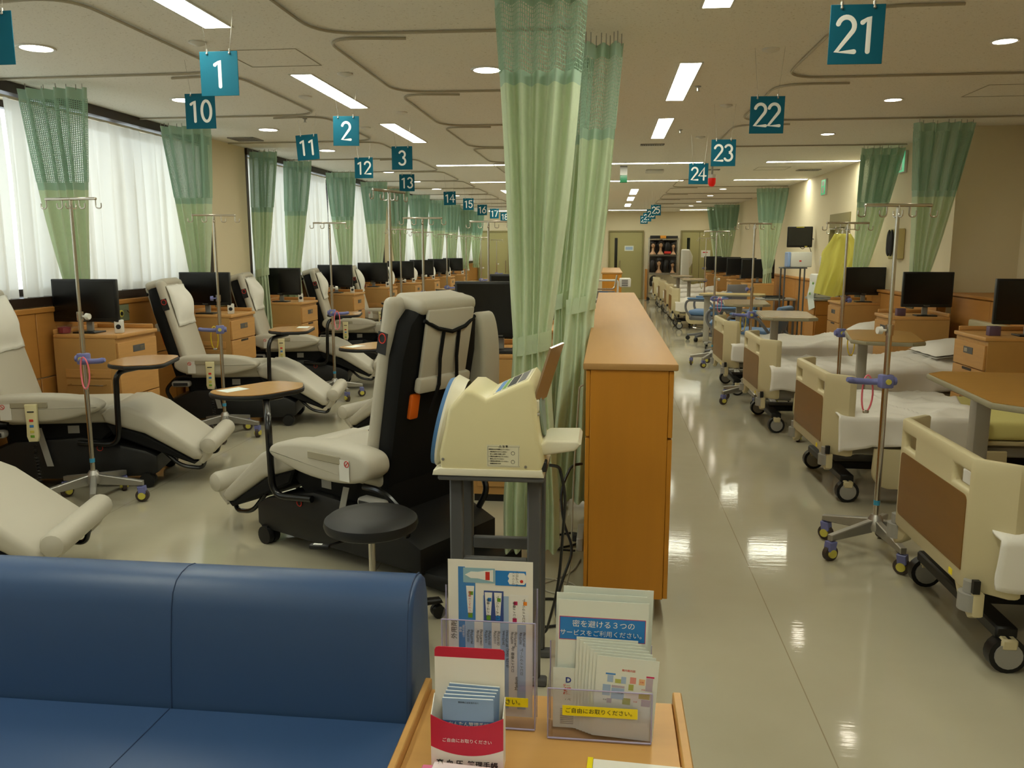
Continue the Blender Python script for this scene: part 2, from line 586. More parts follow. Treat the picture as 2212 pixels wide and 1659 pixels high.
for a, b in PILL:
    O('panel', lambda g: g.rbox(0, 0.022, 0.004, b - a - 0.004, 0.09, 1.085, 0.003, 1), M_WAINS, wall_left, (XL, a, 0))
S('trim_1', G().rbox(XL, XL + 0.035, Y0, Y1, 1.085, 1.125, 0.006, 1), M_WAINS)
S('baseboard_left', G().box(XL, XL + 0.015, Y0, Y1, 0, 0.085), mat('grey_baseboard', (120, 112, 96), 0.6))
S('trim_2', G().box(-4.6, XL + 0.012, Y0, 8.50, 1.131, 1.20).box(-4.6, XL + 0.012, 9.42, 15.40, 1.131, 1.20).box(-4.6, XL + 0.012, 16.12, 22.05, 1.131, 1.20).box(-4.6, XL + 0.012, 22.85, Y1, 1.131, 1.20), M_FRAME)
hd = G()
for a, b in BAYS:
    hd.box(-4.24, XL + 0.03, a, b, 2.625, CEIL - 0.001)
    hd.box(-4.30, -4.24, a, b, 2.66, CEIL - 0.001)
S('trim_3', hd, M_FRAME)
for n, (a, b) in enumerate(BAYS):
    w0 = max(a, 1.0)
    win = bpy.data.objects.new('window_%d' % (n + 1), None)
    COL.objects.link(win)
    win['kind'] = 'structure'
    k = max(1, round((b - w0) / 1.25))
    w = (b - w0) / k
    fr = G()
    fr.box(XG - 0.03, XG + 0.03, w0, b, 1.20, 1.25).box(XG - 0.03, XG + 0.03, w0, b, 2.57, 2.62)
    for i in range(k + 1):
        y = w0 + i * w
        fr.box(XG - 0.029, XG + 0.029, max(w0, y - 0.025), min(b, y + 0.025), 1.25, 2.57)
    fr.box(-4.40, XL + 0.004, b - 0.06, b - 0.001, 1.201, 2.624)
    if a > 0:
        fr.box(-4.40, XL + 0.004, a + 0.001, a + 0.06, 1.201, 2.624)
    O('window_frame', fr, M_FRAME, win)
    for i in range(k):
        O('pane', lambda g: g.box(-0.003, 0.003, 0.026, w - 0.026, 1.25, 2.57), M_GLASS, win, (XG, w0 + i * w, 0))
S('wall_outside_near', G().box(-4.6, -4.38, Y0, 1.0, 1.2, 2.62), M_WALL)

# corner ledge cupboards on the right wall, near bays
def ledge(name, x0, x1, y0, y1, z1, idx):
    root = S(name, G().box(x0 + 0.02, x1, y0, y1, 0.08, z1 - 0.03), M_WAINS)
    O('ledge_top', G().rbox(x0 - 0.02, x1, y0, y1, z1 - 0.03, z1, 0.006, 1), M_WAINS, root)
    n = max(1, round((y1 - y0) / 0.85)); w = (y1 - y0) / n
    for i in range(n):
        O('panel', G().rbox(x0, x0 + 0.02, y0 + i * w + 0.004, y0 + (i + 1) * w - 0.004, 0.10, z1 - 0.04, 0.003, 1), M_WAINS, root)
    return root
ledge('trim_4', 3.34, XR2, 1.0, 8.545, 1.135, 0)
ledge('trim_5', XR - 0.09, XR - 0.001, 8.56, 11.95, 1.08, 1)
ledge('trim_6', XR - 0.09, XR - 0.001, 13.2, 16.4, 1.08, 2)
ledge('trim_7', XR - 0.09, XR - 0.001, 16.41, Y1 - 0.02, 1.08, 3)

# doors
def door(n, x0, x1, slit_side, leafs=1, zt=2.08):
    d = S('door_%d' % n, G().box(x0, x1, Y1 - 0.035, Y1 - 0.005, 0.01, zt), M_DOOR)
    fr = G().box(x0 - 0.05, x0 - 0.002, Y1 - 0.06, Y1 - 0.001, 0, zt + 0.05).box(x1 + 0.002, x1 + 0.05, Y1 - 0.06, Y1 - 0.001, 0, zt + 0.05).box(x0 - 0.002, x1 + 0.002, Y1 - 0.06, Y1 - 0.001, zt + 0.003, zt + 0.05)
    O('door_frame', fr, mat('door_frame_paint', (140, 130, 84), 0.5), d)
    s = x0 + 0.14 if slit_side < 0 else x1 - 0.24
    if slit_side:
        O('slit_window', G().box(s, s + 0.09, Y1 - 0.040, Y1 - 0.034, 0.72, 1.90), M_DOORGLASS, d)
    O('door_handle', G().tube([(s + 0.17, Y1 - 0.075, 0.8), (s + 0.17, Y1 - 0.075, 1.2)], 0.012).cyl((s + 0.17, Y1 - 0.075, 0.85), (s + 0.17, Y1 - 0.035, 0.85), 0.008).cyl((s + 0.17, Y1 - 0.075, 1.15), (s + 0.17, Y1 - 0.035, 1.15), 0.008), M_STEEL, d)
    if leafs == 2:
        m_ = x0 + 0.52
        O('door_joint', G().box(m_, m_ + 0.008, Y1 - 0.038, Y1 - 0.033, 0.01, zt), M_DOORGLASS, d)
    return d
d1 = door(1, 0.07, 1.06, -1)
O('door_notice', G().box(0.52, 0.80, Y1 - 0.042, Y1 - 0.036, 1.50, 1.66), M_PAPERG, d1)
O('notice_frame', G().box(0.55, 0.77, Y1 - 0.046, Y1 - 0.043, 1.535, 1.625), M_BLUEL, d1)
d2 = door(2, 2.30, 3.24, -1, 2)
O('door_notice', G().box(2.88, 3.16, Y1 - 0.042, Y1 - 0.036, 1.30, 1.52), M_PAPER, d2)
O('notice_print', G().box(2.93, 3.08, Y1 - 0.046, Y1 - 0.043, 1.44, 1.47), M_REDP, d2)
d3 = door(3, -4.08, -3.16, 0)
# side door in the right wall
d4 = S('door_4', G().box(XR + 0.06, XR + 0.10, 12.05, 13.05, 0.01, 2.05), M_DOOR)
O('door_frame', G().box(XR - 0.012, XR + 0.119, 12.021, 12.06, 0, 2.059).box(XR - 0.012, XR + 0.119, 13.04, 13.079, 0, 2.059).box(XR - 0.012, XR + 0.119, 12.06, 13.04, 1.86, 2.059), mat('door_frame_paint', (140, 130, 84)), d4)
pst = O('poster', G().box(XR + 0.052, XR + 0.058, 12.12, 12.40, 1.18, 1.78), M_BLUEL, d4)
O('print', G().cyl((XR + 0.050, 12.26, 1.50), (XR + 0.046, 12.26, 1.50), 0.10, None, 20), M_YTAPE, pst)
O('lettering', text_mesh('注意', 0.06, M_REDP), M_REDP, pst, (XR + 0.045, 12.26, 1.50), (R(90), 0, R(-90)))

SIGNS = [(21, 0.900, 3.36, 2.335, 0.01), (22, 0.910, 5.17, 2.325, 0.01), (23, 0.915, 7.07, 2.32, 0), (24, 0.91, 8.90, 2.315, 0.01), (25, 0.93, 16.95, 2.315, 0), (26, 0.93, 18.8, 2.315, 0), (27, 0.93, 20.6, 2.315, 0), (28, 0.93, 22.4, 2.315, 0),
         (1, -1.92, 4.09, 2.405, 0.0), (2, -1.92, 6.11, 2.405, 0.02), (3, -1.91, 7.75, 2.385, 0),
         (10, -2.525, 5.09, 2.395, 0.0), (11, -2.58, 7.11, 2.415, -0.07), (12, -2.535, 8.63, 2.385, 0.0), (13, -2.525, 10.47, 2.375, 0), (14, -2.51, 13.27, 2.35, -0.03), (15, -2.55, 15.3, 2.365, 0), (16, -2.52, 16.8, 2.33, 0), (17, -2.45, 18.1, 2.31, 0), (18, -2.45, 19.9, 2.31, 0)]
WORDS = dict(zip(list(range(1, 4)) + list(range(10, 19)) + list(range(21, 29)), 'one two three ten eleven twelve thirteen fourteen fifteen sixteen seventeen eighteen twenty-one twenty-two twenty-three twenty-four twenty-five twenty-six twenty-seven twenty-eight'.split()))
def by_sign(x, y, lo, hi):
    c = [s for s in SIGNS if lo <= s[0] <= hi]
    n = min(c, key=lambda s: (s[1] - x) ** 2 + (s[2] - y) ** 2)
    d = y - n[2]
    return ('by', 'beyond', 'before')[0 if abs(d) < 0.55 else (1 if d > 0 else 2)] + ' sign ' + WORDS[n[0]]
# ------------------------------------------------------------------ ceiling fittings
def panel_light(x0, x1, y0, y1, label, group):
    cx, cy = (x0 + x1) / 2, (y0 + y1) / 2
    t = T('ceiling_light', label, 'light', (cx, cy, CEIL), 0, group)
    a, b = (x1 - x0) / 2, (y1 - y0) / 2
    f = G().box(-a - 0.012, a + 0.012, -b - 0.012, -b, -0.006, -0.0005).box(-a - 0.012, a + 0.012, b, b + 0.012, -0.006, -0.0005)
    f.box(-a - 0.012, -a, -b, b, -0.006, -0.0005).box(a, a + 0.012, -b, b, -0.006, -0.0005)
    O('frame', f, M_WHITEP, t)
    O('diffuser', G().box(-a, a, -b, b, -0.005, -0.001), M_TUBE, t)
for (a, b) in ((-1.4, -0.07), (0.84, 2.17), (3.05, 4.38), (5.57, 6.90), (7.78, 9.14)):
    panel_light(-2.12, -1.98, a, b, 'long fluorescent ceiling panel above the recliner aisle ' + by_sign(-2, (a + b) / 2, 1, 3), 'ceiling panels above the recliner aisle')
for (a, b) in ((-1.4, -0.07), (0.8, 2.13), (2.97, 4.30), (5.51, 6.83), (7.74, 9.08)):
    panel_light(0.43, 0.56, a, b, 'long fluorescent ceiling panel above the bed walkway ' + by_sign(0.9, (a + b) / 2, 21, 24), 'ceiling panels above the bed walkway')
for (a, b) in ((16.6, 18.1), (19.0, 20.4), (21.8, 23.2)):
    panel_light(0.43, 0.57, a, b, 'distant fluorescent ceiling panel above the walkway ' + by_sign(0.9, (a + b) / 2, 25, 28), 'far ceiling panels above the walkway')
    panel_light(-2.12, -1.98, a, b, 'distant fluorescent ceiling panel above the recliner aisle ' + by_sign(-2.5, (a + b) / 2, 15, 18), 'far ceiling panels above the recliner aisle')
for (y, l) in ((11.65, 'nearer'), (14.58, 'farther')):
    panel_light(-2.38, -0.6, y - 0.06, y + 0.06, 'crosswise fluorescent panel over the recliners, %s row of the middle ceiling' % l, 'crosswise ceiling panels')
    panel_light(-0.55, 1.24, y - 0.06, y + 0.06, 'crosswise fluorescent panel over the partition, %s row of the middle ceiling' % l, 'crosswise ceiling panels')
    panel_light(2.08, 3.26, y - 0.06, y + 0.06, 'crosswise fluorescent panel over the bed heads, %s row of the middle ceiling' % l, 'crosswise ceiling panels')
panel_light(0.0, 1.12, 25.30, 25.42, 'crosswise fluorescent panel before the far door with a notice', 'far crosswise panels')
panel_light(2.1, 3.1, 25.30, 25.42, 'crosswise fluorescent panel before the far double door', 'far crosswise panels')
panel_light(-3.6, -2.2, 25.30, 25.42, 'crosswise fluorescent panel before the far door beside the windows', 'far crosswise panels')
def down_light(x, y, r, label, group):
    t = T('downlight', label, 'light', (x, y, CEIL), 0, group)
    O('trim_ring', lambda g: g.lathe([(r * 1.02, -0.001), (r * 1.02, -0.007), (r * 1.2, -0.009), (r * 1.25, -0.001)], 24), M_WHITEP, t, key=('dring', r))
    O('lens', lambda g: g.lathe([(r, -0.0012), (r, -0.006), (r * 0.9, -0.007)], 24), M_DOWN, t, key=('dlens', r))
for y in (4.69, 6.39, 8.02, 9.75, 12.5, 14.3, 16.1, 18.1, 20.1, 22.2):
    down_light(-3.30, y, 0.085, 'round recessed downlight above the window row ' + by_sign(-2.5, y, 10, 18), 'downlights above the window recliners')
for y in (5.57, 7.4, 9.3):
    down_light(-0.80, y, 0.085, 'round recessed downlight above the partition row ' + by_sign(-1.9, y, 1, 3), 'downlights above the partition recliners')
for y in (5.15, 7.0, 8.95, 16.7, 18.7, 21.0, 22.95):
    down_light(2.18, y, 0.06, 'small round spot downlight above the bed row ' + by_sign(0.9, y, 21, 28), 'spot downlights above the beds')
# curtain rails: each runs from the wall out, round a corner and back along the aisle
def rail(pts, label, group):
    tag(O('curtain_rail', lambda g: g.tube(fillet([(x, y, CEIL - 0.010) for x, y in pts], 0.28, 8), 0.0075, 6), M_RAIL), label, 'curtain rail', group)
for i in range(12):
    y0 = 1.92 + i * 1.74
    rail([(-2.95, y0 + 0.16), (-2.48, y0 + 0.10), (-2.48, y0 + 1.76), (XL + 0.03, y0 + 1.80)], 'bent ceiling curtain rail around the window bay ' + by_sign(-2.5, y0 + 0.9, 10, 18), 'rails of the window bays')
for i in range(11):
    y0 = 2.85 + i * 1.68
    rail([(-1.12, y0 + 0.16), (-1.57, y0 + 0.10), (-1.57, y0 + 1.70), (-0.20, y0 + 1.74)], 'bent ceiling curtain rail around the partition bay ' + (by_sign(-1.9, y0 + 0.9, 1, 3) if y0 < 8 else 'across from the spot ' + by_sign(-2.5, y0 + 0.9, 13, 18)), 'rails of the partition bays')
for i, y0 in enumerate((2.25, 4.22, 6.12, 8.05, 14.2, 16.1, 18.0, 19.9, 21.8)):
    rail([(1.65, y0 + 0.13), (1.16, y0 + 0.12), (1.16, y0 + 1.80), ((XR2 if i < 3 else XR) - 0.05, y0 + 1.80)], 'bent ceiling curtain rail around the bed bay ' + by_sign(0.9, y0 + 0.9, 21, 28), 'rails of the bed bays')
def ceil_thing(name, label, cat, x, y, fn, m, group=None):
    return tag(O(name, fn, m, None, (x, y, CEIL - 0.001)), label, cat, group)
for (x, y) in ((-2.31, 4.67), (-2.31, 6.36), (-1.75, 5.58), (-1.76, 7.16), (0.92, 5.2), (0.93, 7.12), (0.93, 9.03), (-2.32, 7.99)):
    ceil_thing('smoke_detector', 'flat round beige detector plate on the ceiling ' + by_sign(x, y, 1, 28), 'detector', x, y, lambda g: g.lathe([(0.05, 0), (0.05, -0.008), (0.03, -0.016), (0.012, -0.022)], 18), M_WHITEP, 'ceiling detectors')
for (x, y) in ((0.68, 8.49), (0.62, 6.3), (2.9, 8.6), (-2.7, 7.4), (-0.9, 8.6)):
    ceil_thing('sprinkler', 'tiny metal sprinkler head poking out of the ceiling ' + by_sign(x, y, 1, 28), 'sprinkler', x, y, lambda g: g.lathe([(0.022, 0), (0.022, -0.004), (0.008, -0.008), (0.008, -0.03), (0.018, -0.032)], 10), M_ALU, 'ceiling sprinklers')
def vent(x, y, sx, sy, label):
    t = T('air_vent', label, 'vent', (x, y, CEIL - 0.001))
    f = G().box(-sx, sx, -sy, -sy + 0.015, -0.008, 0).box(-sx, sx, sy - 0.015, sy, -0.008, 0).box(-sx, -sx + 0.015, -sy, sy, -0.008, 0).box(sx - 0.015, sx, -sy, sy, -0.008, 0)
    O('frame', f, M_GREYP, t)
    O('backing', G().box(-sx, sx, -sy, sy, -0.002, 0), M_BLK, t)
    n = 9
    for i in range(n):
        u = -sx + 0.03 + (2 * sx - 0.06) * i / (n - 1)
        O('slat', lambda g: g.box(-0.006, 0.006, -sy + 0.015, sy - 0.015, -0.007, -0.003), M_GREYP, t, (u, 0, 0), key=('slat', sy))
vent(0.47, 9.63, 0.13, 0.06, 'small slatted air vent behind the second walkway ceiling panel')
vent(-3.82, 8.67, 0.14, 0.14, 'square slatted air vent in the ceiling by the window pillar')
vent(2.9, 12.9, 0.16, 0.10, 'slatted air vent in the ceiling before the side door')
vent(1.5, 12.7, 0.10, 0.05, 'short slatted air vent near the red beacon lamp')
def hatch(x0, x1, y0, y1, label):
    g = G(); w = 0.006
    g.box(x0, x1, y0, y0 + w, CEIL - 0.003, CEIL - 0.0005).box(x0, x1, y1 - w, y1, CEIL - 0.003, CEIL - 0.0005)
    g.box(x0, x0 + w, y0 + w, y1 - w, CEIL - 0.003, CEIL - 0.0005).box(x1 - w, x1, y0 + w, y1 - w, CEIL - 0.003, CEIL - 0.0005)
    tag(O('access_hatch', g, mat('hatch_edge', (168, 160, 140), 0.5)), label, 'hatch')
hatch(-2.28, -1.82, 4.88, 5.33, 'square ceiling access hatch outlined between the recliner aisle lights')
hatch(2.66, 3.12, 6.47, 6.95, 'square ceiling access hatch outlined above the beds')
hatch(2.1, 2.55, 12.4, 12.85, 'square ceiling access hatch near the crosswise panel over the bed heads')
# ceiling speaker box, beacon lamp and exit signs
ceil_thing('ceiling_box', 'flat cream sensor box on the ceiling between the crosswise panels', 'sensor', 0.66, 12.66, lambda g: g.rbox(-0.13, 0.13, -0.08, 0.08, -0.045, 0, 0.01), M_WHITEP)
bc = T('beacon_lamp', 'red warning beacon hanging from the ceiling behind sign 24', 'lamp', (1.20, 10.2, CEIL))
O('stem', G().cyl((0, 0, -0.30), (0, 0, 0), 0.012), M_GREYP, bc)
O('cap', G().cyl((0, 0, -0.325), (0, 0, -0.285), 0.050, None, 18), M_WHITEP, bc)
O('lens', G().lathe([(0.046, -0.326), (0.044, -0.385), (0.030, -0.415), (0.008, -0.425)], 18), M_REDL, bc)
cs = T('exit_beacon', 'small green box hung under a grey stem before the crosswise panels', 'sign', (0.20, 12.0, CEIL))
O('stem', G().box(-0.05, 0.05, -0.03, 0.03, -0.13, 0), M_GREYP, cs)
O('box', G().rbox(-0.05, 0.05, -0.04, 0.04, -0.23, -0.131, 0.006), mat('dark_green_box', (26, 92, 60), 0.4), cs)
for (y, z, l) in ((10.07, 2.52, 'green exit sign on the wall behind the nearer bed curtain'), (13.5, 2.49, 'green exit sign on the wall above the side door')):
    e = T('exit_sign', l, 'sign', (XR, y, z))
    O('box', G().rbox(-0.03, -0.001, -0.13, 0.13, -0.12, 0.12, 0.004), M_WHITEP, e)
    O('face', G().box(-0.033, -0.0301, -0.12, 0.12, -0.11, 0.11), M_EXITG, e)
    O('print', G().box(-0.0345, -0.0331, -0.06, 0.06, 0.02, 0.09), M_WHITE, e)
    O('print', G().box(-0.0345, -0.0331, -0.05, 0.07, -0.09, 0.0), M_WHITE, e)

# ------------------------------------------------------------------ hanging number signs
def arc_(cx, cz, rx, rz, a0, a1, n=12):
    return [(cx + rx * math.cos(R(a0 + (a1 - a0) * k / n)), cz + rz * math.sin(R(a0 + (a1 - a0) * k / n))) for k in range(n + 1)]
STROKES = {'0': [arc_(0, 0, 0.25, 0.5, 90, 450, 24)], '1': [[(-0.17, 0.34), (0.03, 0.5), (0.03, -0.5)]],
           '2': [arc_(0, 0.24, 0.25, 0.26, 165, -35, 14) + [(-0.26, -0.5), (0.28, -0.5)]],
           '3': [arc_(0, 0.26, 0.23, 0.24, 150, -80, 14) + arc_(0, -0.24, 0.26, 0.26, 80, -150, 14)],
           '4': [[(0.13, -0.5), (0.13, 0.5), (-0.3, -0.18), (0.3, -0.18)]],
           '5': [[(0.24, 0.5), (-0.19, 0.5), (-0.22, 0.06)] + arc_(0, -0.17, 0.27, 0.32, 140, -150, 16)],
           '6': [[(0.17, 0.5), (-0.14, 0.12)] + arc_(0, -0.19, 0.26, 0.31, 150, 510, 24)],
           '7': [[(-0.27, 0.5), (0.27, 0.5), (-0.08, -0.5)]],
           '8': [arc_(0, 0.25, 0.21, 0.25, 270, -90, 20), arc_(0, -0.25, 0.26, 0.25, 90, 450, 20)]}
def numeral(g, s):
    for i, ch in enumerate(s):
        ox = (i - (len(s) - 1) / 2) * 0.078
        for st in STROKES[ch]:
            g.tube([(ox + x * 0.118, 0, z * 0.122) for x, z in st], 0.0088, 8)
            for (x, z) in (st[0], st[-1]):
                g.ball((ox + x * 0.118, 0, z * 0.122), 0.0088, 8, 6)
    g.v = [(x, y * 0.04, z) for x, y, z in g.v]
def sign(num, x, y, z, roll=0.0, yaw=0.0):
    lab = 'hanging teal square sign that reads %s' % WORDS[num] if num else 'blank edge of a hanging teal sign at the window row before sign 10'
    t = T('number_sign', lab, 'sign', (x, y, z), yaw, 'hanging number signs')
    pl = O('plate', lambda g: g.rbox(-0.0975, 0.0975, -0.002, 0.002, -0.105, 0.105, 0.001, 1), M_TEAL, t, None, (0, roll, 0), key='signplate')
    if num:
        O('numeral', lambda g: numeral(g, str(num)), M_WHITE, pl, (0, -0.0024, 0), key=('num', num))
    for s in (-1, 1):
        O('clip', lambda g: g.cyl((0, 0, -0.012), (0, 0, 0.014), 0.005, None, 8).ball((0, -0.004, -0.008), 0.006, 8, 6), M_ALU, t, (s * 0.058, 0, 0.102), key='signclip')
        O('wire', G().tube([(s * 0.058, 0, 0.11), (s * 0.085, 0, CEIL - z)], 0.0008, 4), M_ALU, t)
for (n, x, y, z, r) in SIGNS:
    sign(n, x, y, z, r)
sign('', -2.53, 3.32, 2.405)

# ------------------------------------------------------------------ curtains
def drape(top, zt, zn, zb, tie, axis, label, group=None, seed=0, folds=6, bot=None, net_cols=44, n_rows=20, mats=(M_CURT, M_CURTB, M_NET), header=True, th=0.0022):
    """a gathered hospital curtain. top=(x,y,width) at the rail, tie=(x,y,z,width), bot=(x,y,width) at the hem"""
    rnd = random.Random(seed)
    ph = rnd.random() * 6
    if bot is None:
        bot = (tie[0], tie[1], tie[3] * 1.25)
    ax, ay = axis
    px, py = -ay, ax
    def pos(u, z):
        if z >= tie[2]:
            k = (z - tie[2]) / (zt - tie[2])
            k2 = k ** 0.85
            cx = tie[0] + (top[0] - tie[0]) * k2; cy = tie[1] + (top[1] - tie[1]) * k2
            w = tie[3] + (top[2] - tie[2 + 1]) * k2
            am = 0.018 + 0.022 * min(1, k * 2.5)
        else:
            k = (tie[2] - z) / (tie[2] - zb)
            cx = tie[0] + (bot[0] - tie[0]) * k; cy = tie[1] + (bot[1] - tie[1]) * k
            w = tie[3] + (bot[2] - tie[3]) * min(1, k * 1.3)
            am = 0.018 + 0.03 * k
        s = u - 0.5
        wob = 0.25 * math.sin(u * 9 + ph) + 0.15 * math.sin(u * 23 + ph * 2)
        d = am * math.sin(2 * PI * folds * u + ph + wob) + am * 0.5 * math.sin(2 * PI * folds * 0.37 * u + ph * 1.7)
        # a round bundle at the tie
        rb = max(0.0, 1 - abs(z - tie[2]) / 0.35) * 0.05 * (1 - (2 * s) ** 2)
        d -= rb * (1 if ay == 0 else -1)
        sl = s * w + 0.006 * math.sin(7 * u + z * 3 + ph)
        return (cx + ax * sl + px * d, cy + ay * sl + py * d, z)
    o0 = Vector((top[0], top[1], 0))
    root = T('curtain', label, 'curtain', o0, 0, group)
    def P(u, z):
        return tuple(Vector(pos(u, z)) - o0)
    nu = folds * 12
    rows = 26
    zm = zn - 0.055
    O('drape', G().grid(lambda u, v: P(u, zb + (zm - zb) * v), nu, rows), mats[0], root, sharp=180)
    O('band', G().grid(lambda u, v: P(u, zm + (zn - zm) * v), nu, 2), mats[1], root, sharp=180)
    if header:
        O('header', G().grid(lambda u, v: P(u, zt - 0.07 + 0.07 * v), nu, 2), mats[1], root, sharp=180)
        zt2 = zt - 0.07
    else:
        zt2 = zt
    g = G()
    cols = net_cols
    def strip(pts, dz):
        vs = []; fs = []
        for p in pts:
            vs += [(p[0] - dz[0], p[1] - dz[1], p[2] - dz[2]), (p[0] + dz[0], p[1] + dz[1], p[2] + dz[2])]
        for i in range(len(pts) - 1):
            fs.append((2 * i, 2 * i + 2, 2 * i + 3, 2 * i + 1))
        g.add(vs, fs)
    for c in range(cols + 1):
        strip([P(c / cols, zn + (zt2 - zn) * r / 8) for r in range(9)], (ax * th, ay * th, 0))
    for r in range(n_rows):
        z = zn + (zt2 - zn) * (r + 0.5) / n_rows
        strip([P(c / (cols * 2), z) for c in range(cols * 2 + 1)], (0, 0, th))
    O('net', g, mats[2], root, sharp=180)
    # tie-back band
    tb = G()
    w = tie[3] * 0.54
    def tbp(u, v):
        a = 2 * PI * u
        lx, ld = math.cos(a) * w * 1.03, math.sin(a) * max(0.055, w * 0.62)
        return (tie[0] + ax * lx + px * ld - o0.x, tie[1] + ay * lx + py * ld - o0.y, tie[2] - 0.045 + 0.09 * v + 0.02 * math.cos(a))
    tb.grid(tbp, 32, 2)
    O('tie_back', tb, mats[0], root, sharp=180)
    hk = G()
    nh = 9
    for i in range(nh):
        p = P((i + 0.5) / nh, zt)
        hk.tube([(p[0], p[1], zt - 0.01), (p[0], p[1], CEIL - 0.02)], 0.003, 5)
    O('hooks', hk, M_ALU, root, kind='stuff')
    return root

# two big curtains between the recliners and the partition
drape((-0.31, 3.80, 0.42), 2.675, 2.325, 0.095, (-0.345, 3.85, 1.115, 0.165), (1, 0), 'pale green curtain tied back beside the blood pressure monitor', seed=3, folds=5, bot=(-0.355, 3.85, 0.28), net_cols=54, n_rows=15)
drape((-0.035, 4.66, 0.21), 2.63, 2.20, 0.05, (-0.150, 4.84, 1.235, 0.155), (1, 0), 'pale green curtain tied back against the wooden partition, behind another curtain', seed=11, folds=3, bot=(-0.215, 4.82, 0.21), net_cols=26, n_rows=20)
drape((-0.17, 4.98, 0.16), 2.63, 2.20, 0.05, (-0.262, 4.98, 1.25, 0.10), (1, 0), 'narrow green curtain hanging in the shade behind the partition curtains', seed=17, folds=4, bot=(-0.28, 4.98, 0.13), net_cols=22, n_rows=20)
LCUR = [(5.62, 10), (7.42, 11), (9.43, 12), (10.45, 0), (12.05, 13), (13.75, 0), (15.37, 14), (17.17, 15), (18.97, 16), (20.77, 17), (22.9, 18), (24.8, 0)]
LDESC = ['on the window side of the recliner before sign ten', 'beside the window pillar at sign ten', 'in front of the beige pillar at sign eleven', 'beside the window between signs eleven and twelve', 'at the window by sign twelve', 'at the window by sign thirteen', 'at the second window pillar', 'at the window by sign fourteen', 'at the window by sign fifteen', 'at the window by sign sixteen', 'at the window by sign seventeen', 'in the window corner by the far door']
for i, (y, n) in enumerate(LCUR):
    w = (0.50, 0.50, 0.32, 0.36)[i] if i < 4 else 0.46
    x = XL + 0.06 + w / 2
    drape((x, y, w), 2.655, 2.03, 1.0 if i not in (2, 3) else 0.55, (XL + (0.12, 0.12, 0.13, 0.13)[i] if i < 4 else XL + 0.19, y + (0.40, 0.54, 0.02, 0.02)[i] if i < 4 else y + 0.40, 1.17 if i not in (2, 3) else 1.28, 0.17 if i not in (2,) else 0.15), (1, 0), 'green net-topped curtain bundled ' + LDESC[i], 'bundled curtains along the windows', seed=20 + i, folds=5, net_cols=90, n_rows=46, th=0.0034)
RCUR = [(3.42, 6.08, 0.56, 'by the bed nearest the sofa'), (2.95, 7.97, 0.54, 'by the corner pillar of the bed side'), (3.0, 9.85, 0.46, 'beside the yellow plastic gown'), (2.98, 16.0, 0.58, 'beside the wall monitor, lit brighter'), (2.96, 21.7, 0.64, 'by the far beds, nearer of two'), (2.90, 22.9, 0.60, 'by the far beds, farther of two')]
for i, (x, y, w, d) in enumerate(RCUR):
    lo = i == 3
    drape((x, y, w), 2.655, 2.08, 0.62 if lo else 1.02, (x + (0.02 if not lo else -0.02), y + (0.46, 0.46, 0.74)[i] if i < 3 else y, 1.15 if lo else 1.22, 0.15), (1, 0), 'green net-topped curtain bundled ' + d, 'bundled curtains along the beds', seed=40 + i, folds=5, net_cols=90, n_rows=44, th=0.0034)

# sheer curtains in the windows
SH = [(2.2, 5.55), (5.57, 8.46), (9.46, 12.4), (12.42, 15.36), (16.16, 19.1), (19.12, 22.0), (22.9, 26.4)]
SHD = ['before the first recliner', 'beside sign ten', 'beside sign twelve', 'beside sign thirteen', 'beside sign fifteen', 'beside sign sixteen', 'nearest the far wall']
for i, (a, b) in enumerate(SH):
    n = int((b - a) * 6)
    def sh(u, v, a=a, b=b, n=n, i=i):
        f = 2 * PI * n * u
        k = 0.35 + 0.65 * min(1, (1 - v) * 3)
        d = 0.034 * k * math.sin(f + 0.8 * math.sin(f * 0.31 + i)) + 0.014 * math.sin(f * 0.43 + i)
        return (d, a + (b - a) * u + 0.010 * math.sin(f * 2 + 1) * k, 1.19 + (2.60 - 1.19) * v)
    tag(O('sheer_curtain', G().grid(sh, n * 12, 8), M_SHEER, None, (-4.225, 0, 0), sharp=180), 'white sheer window curtain ' + SHD[i], 'curtain', 'white sheer curtains')

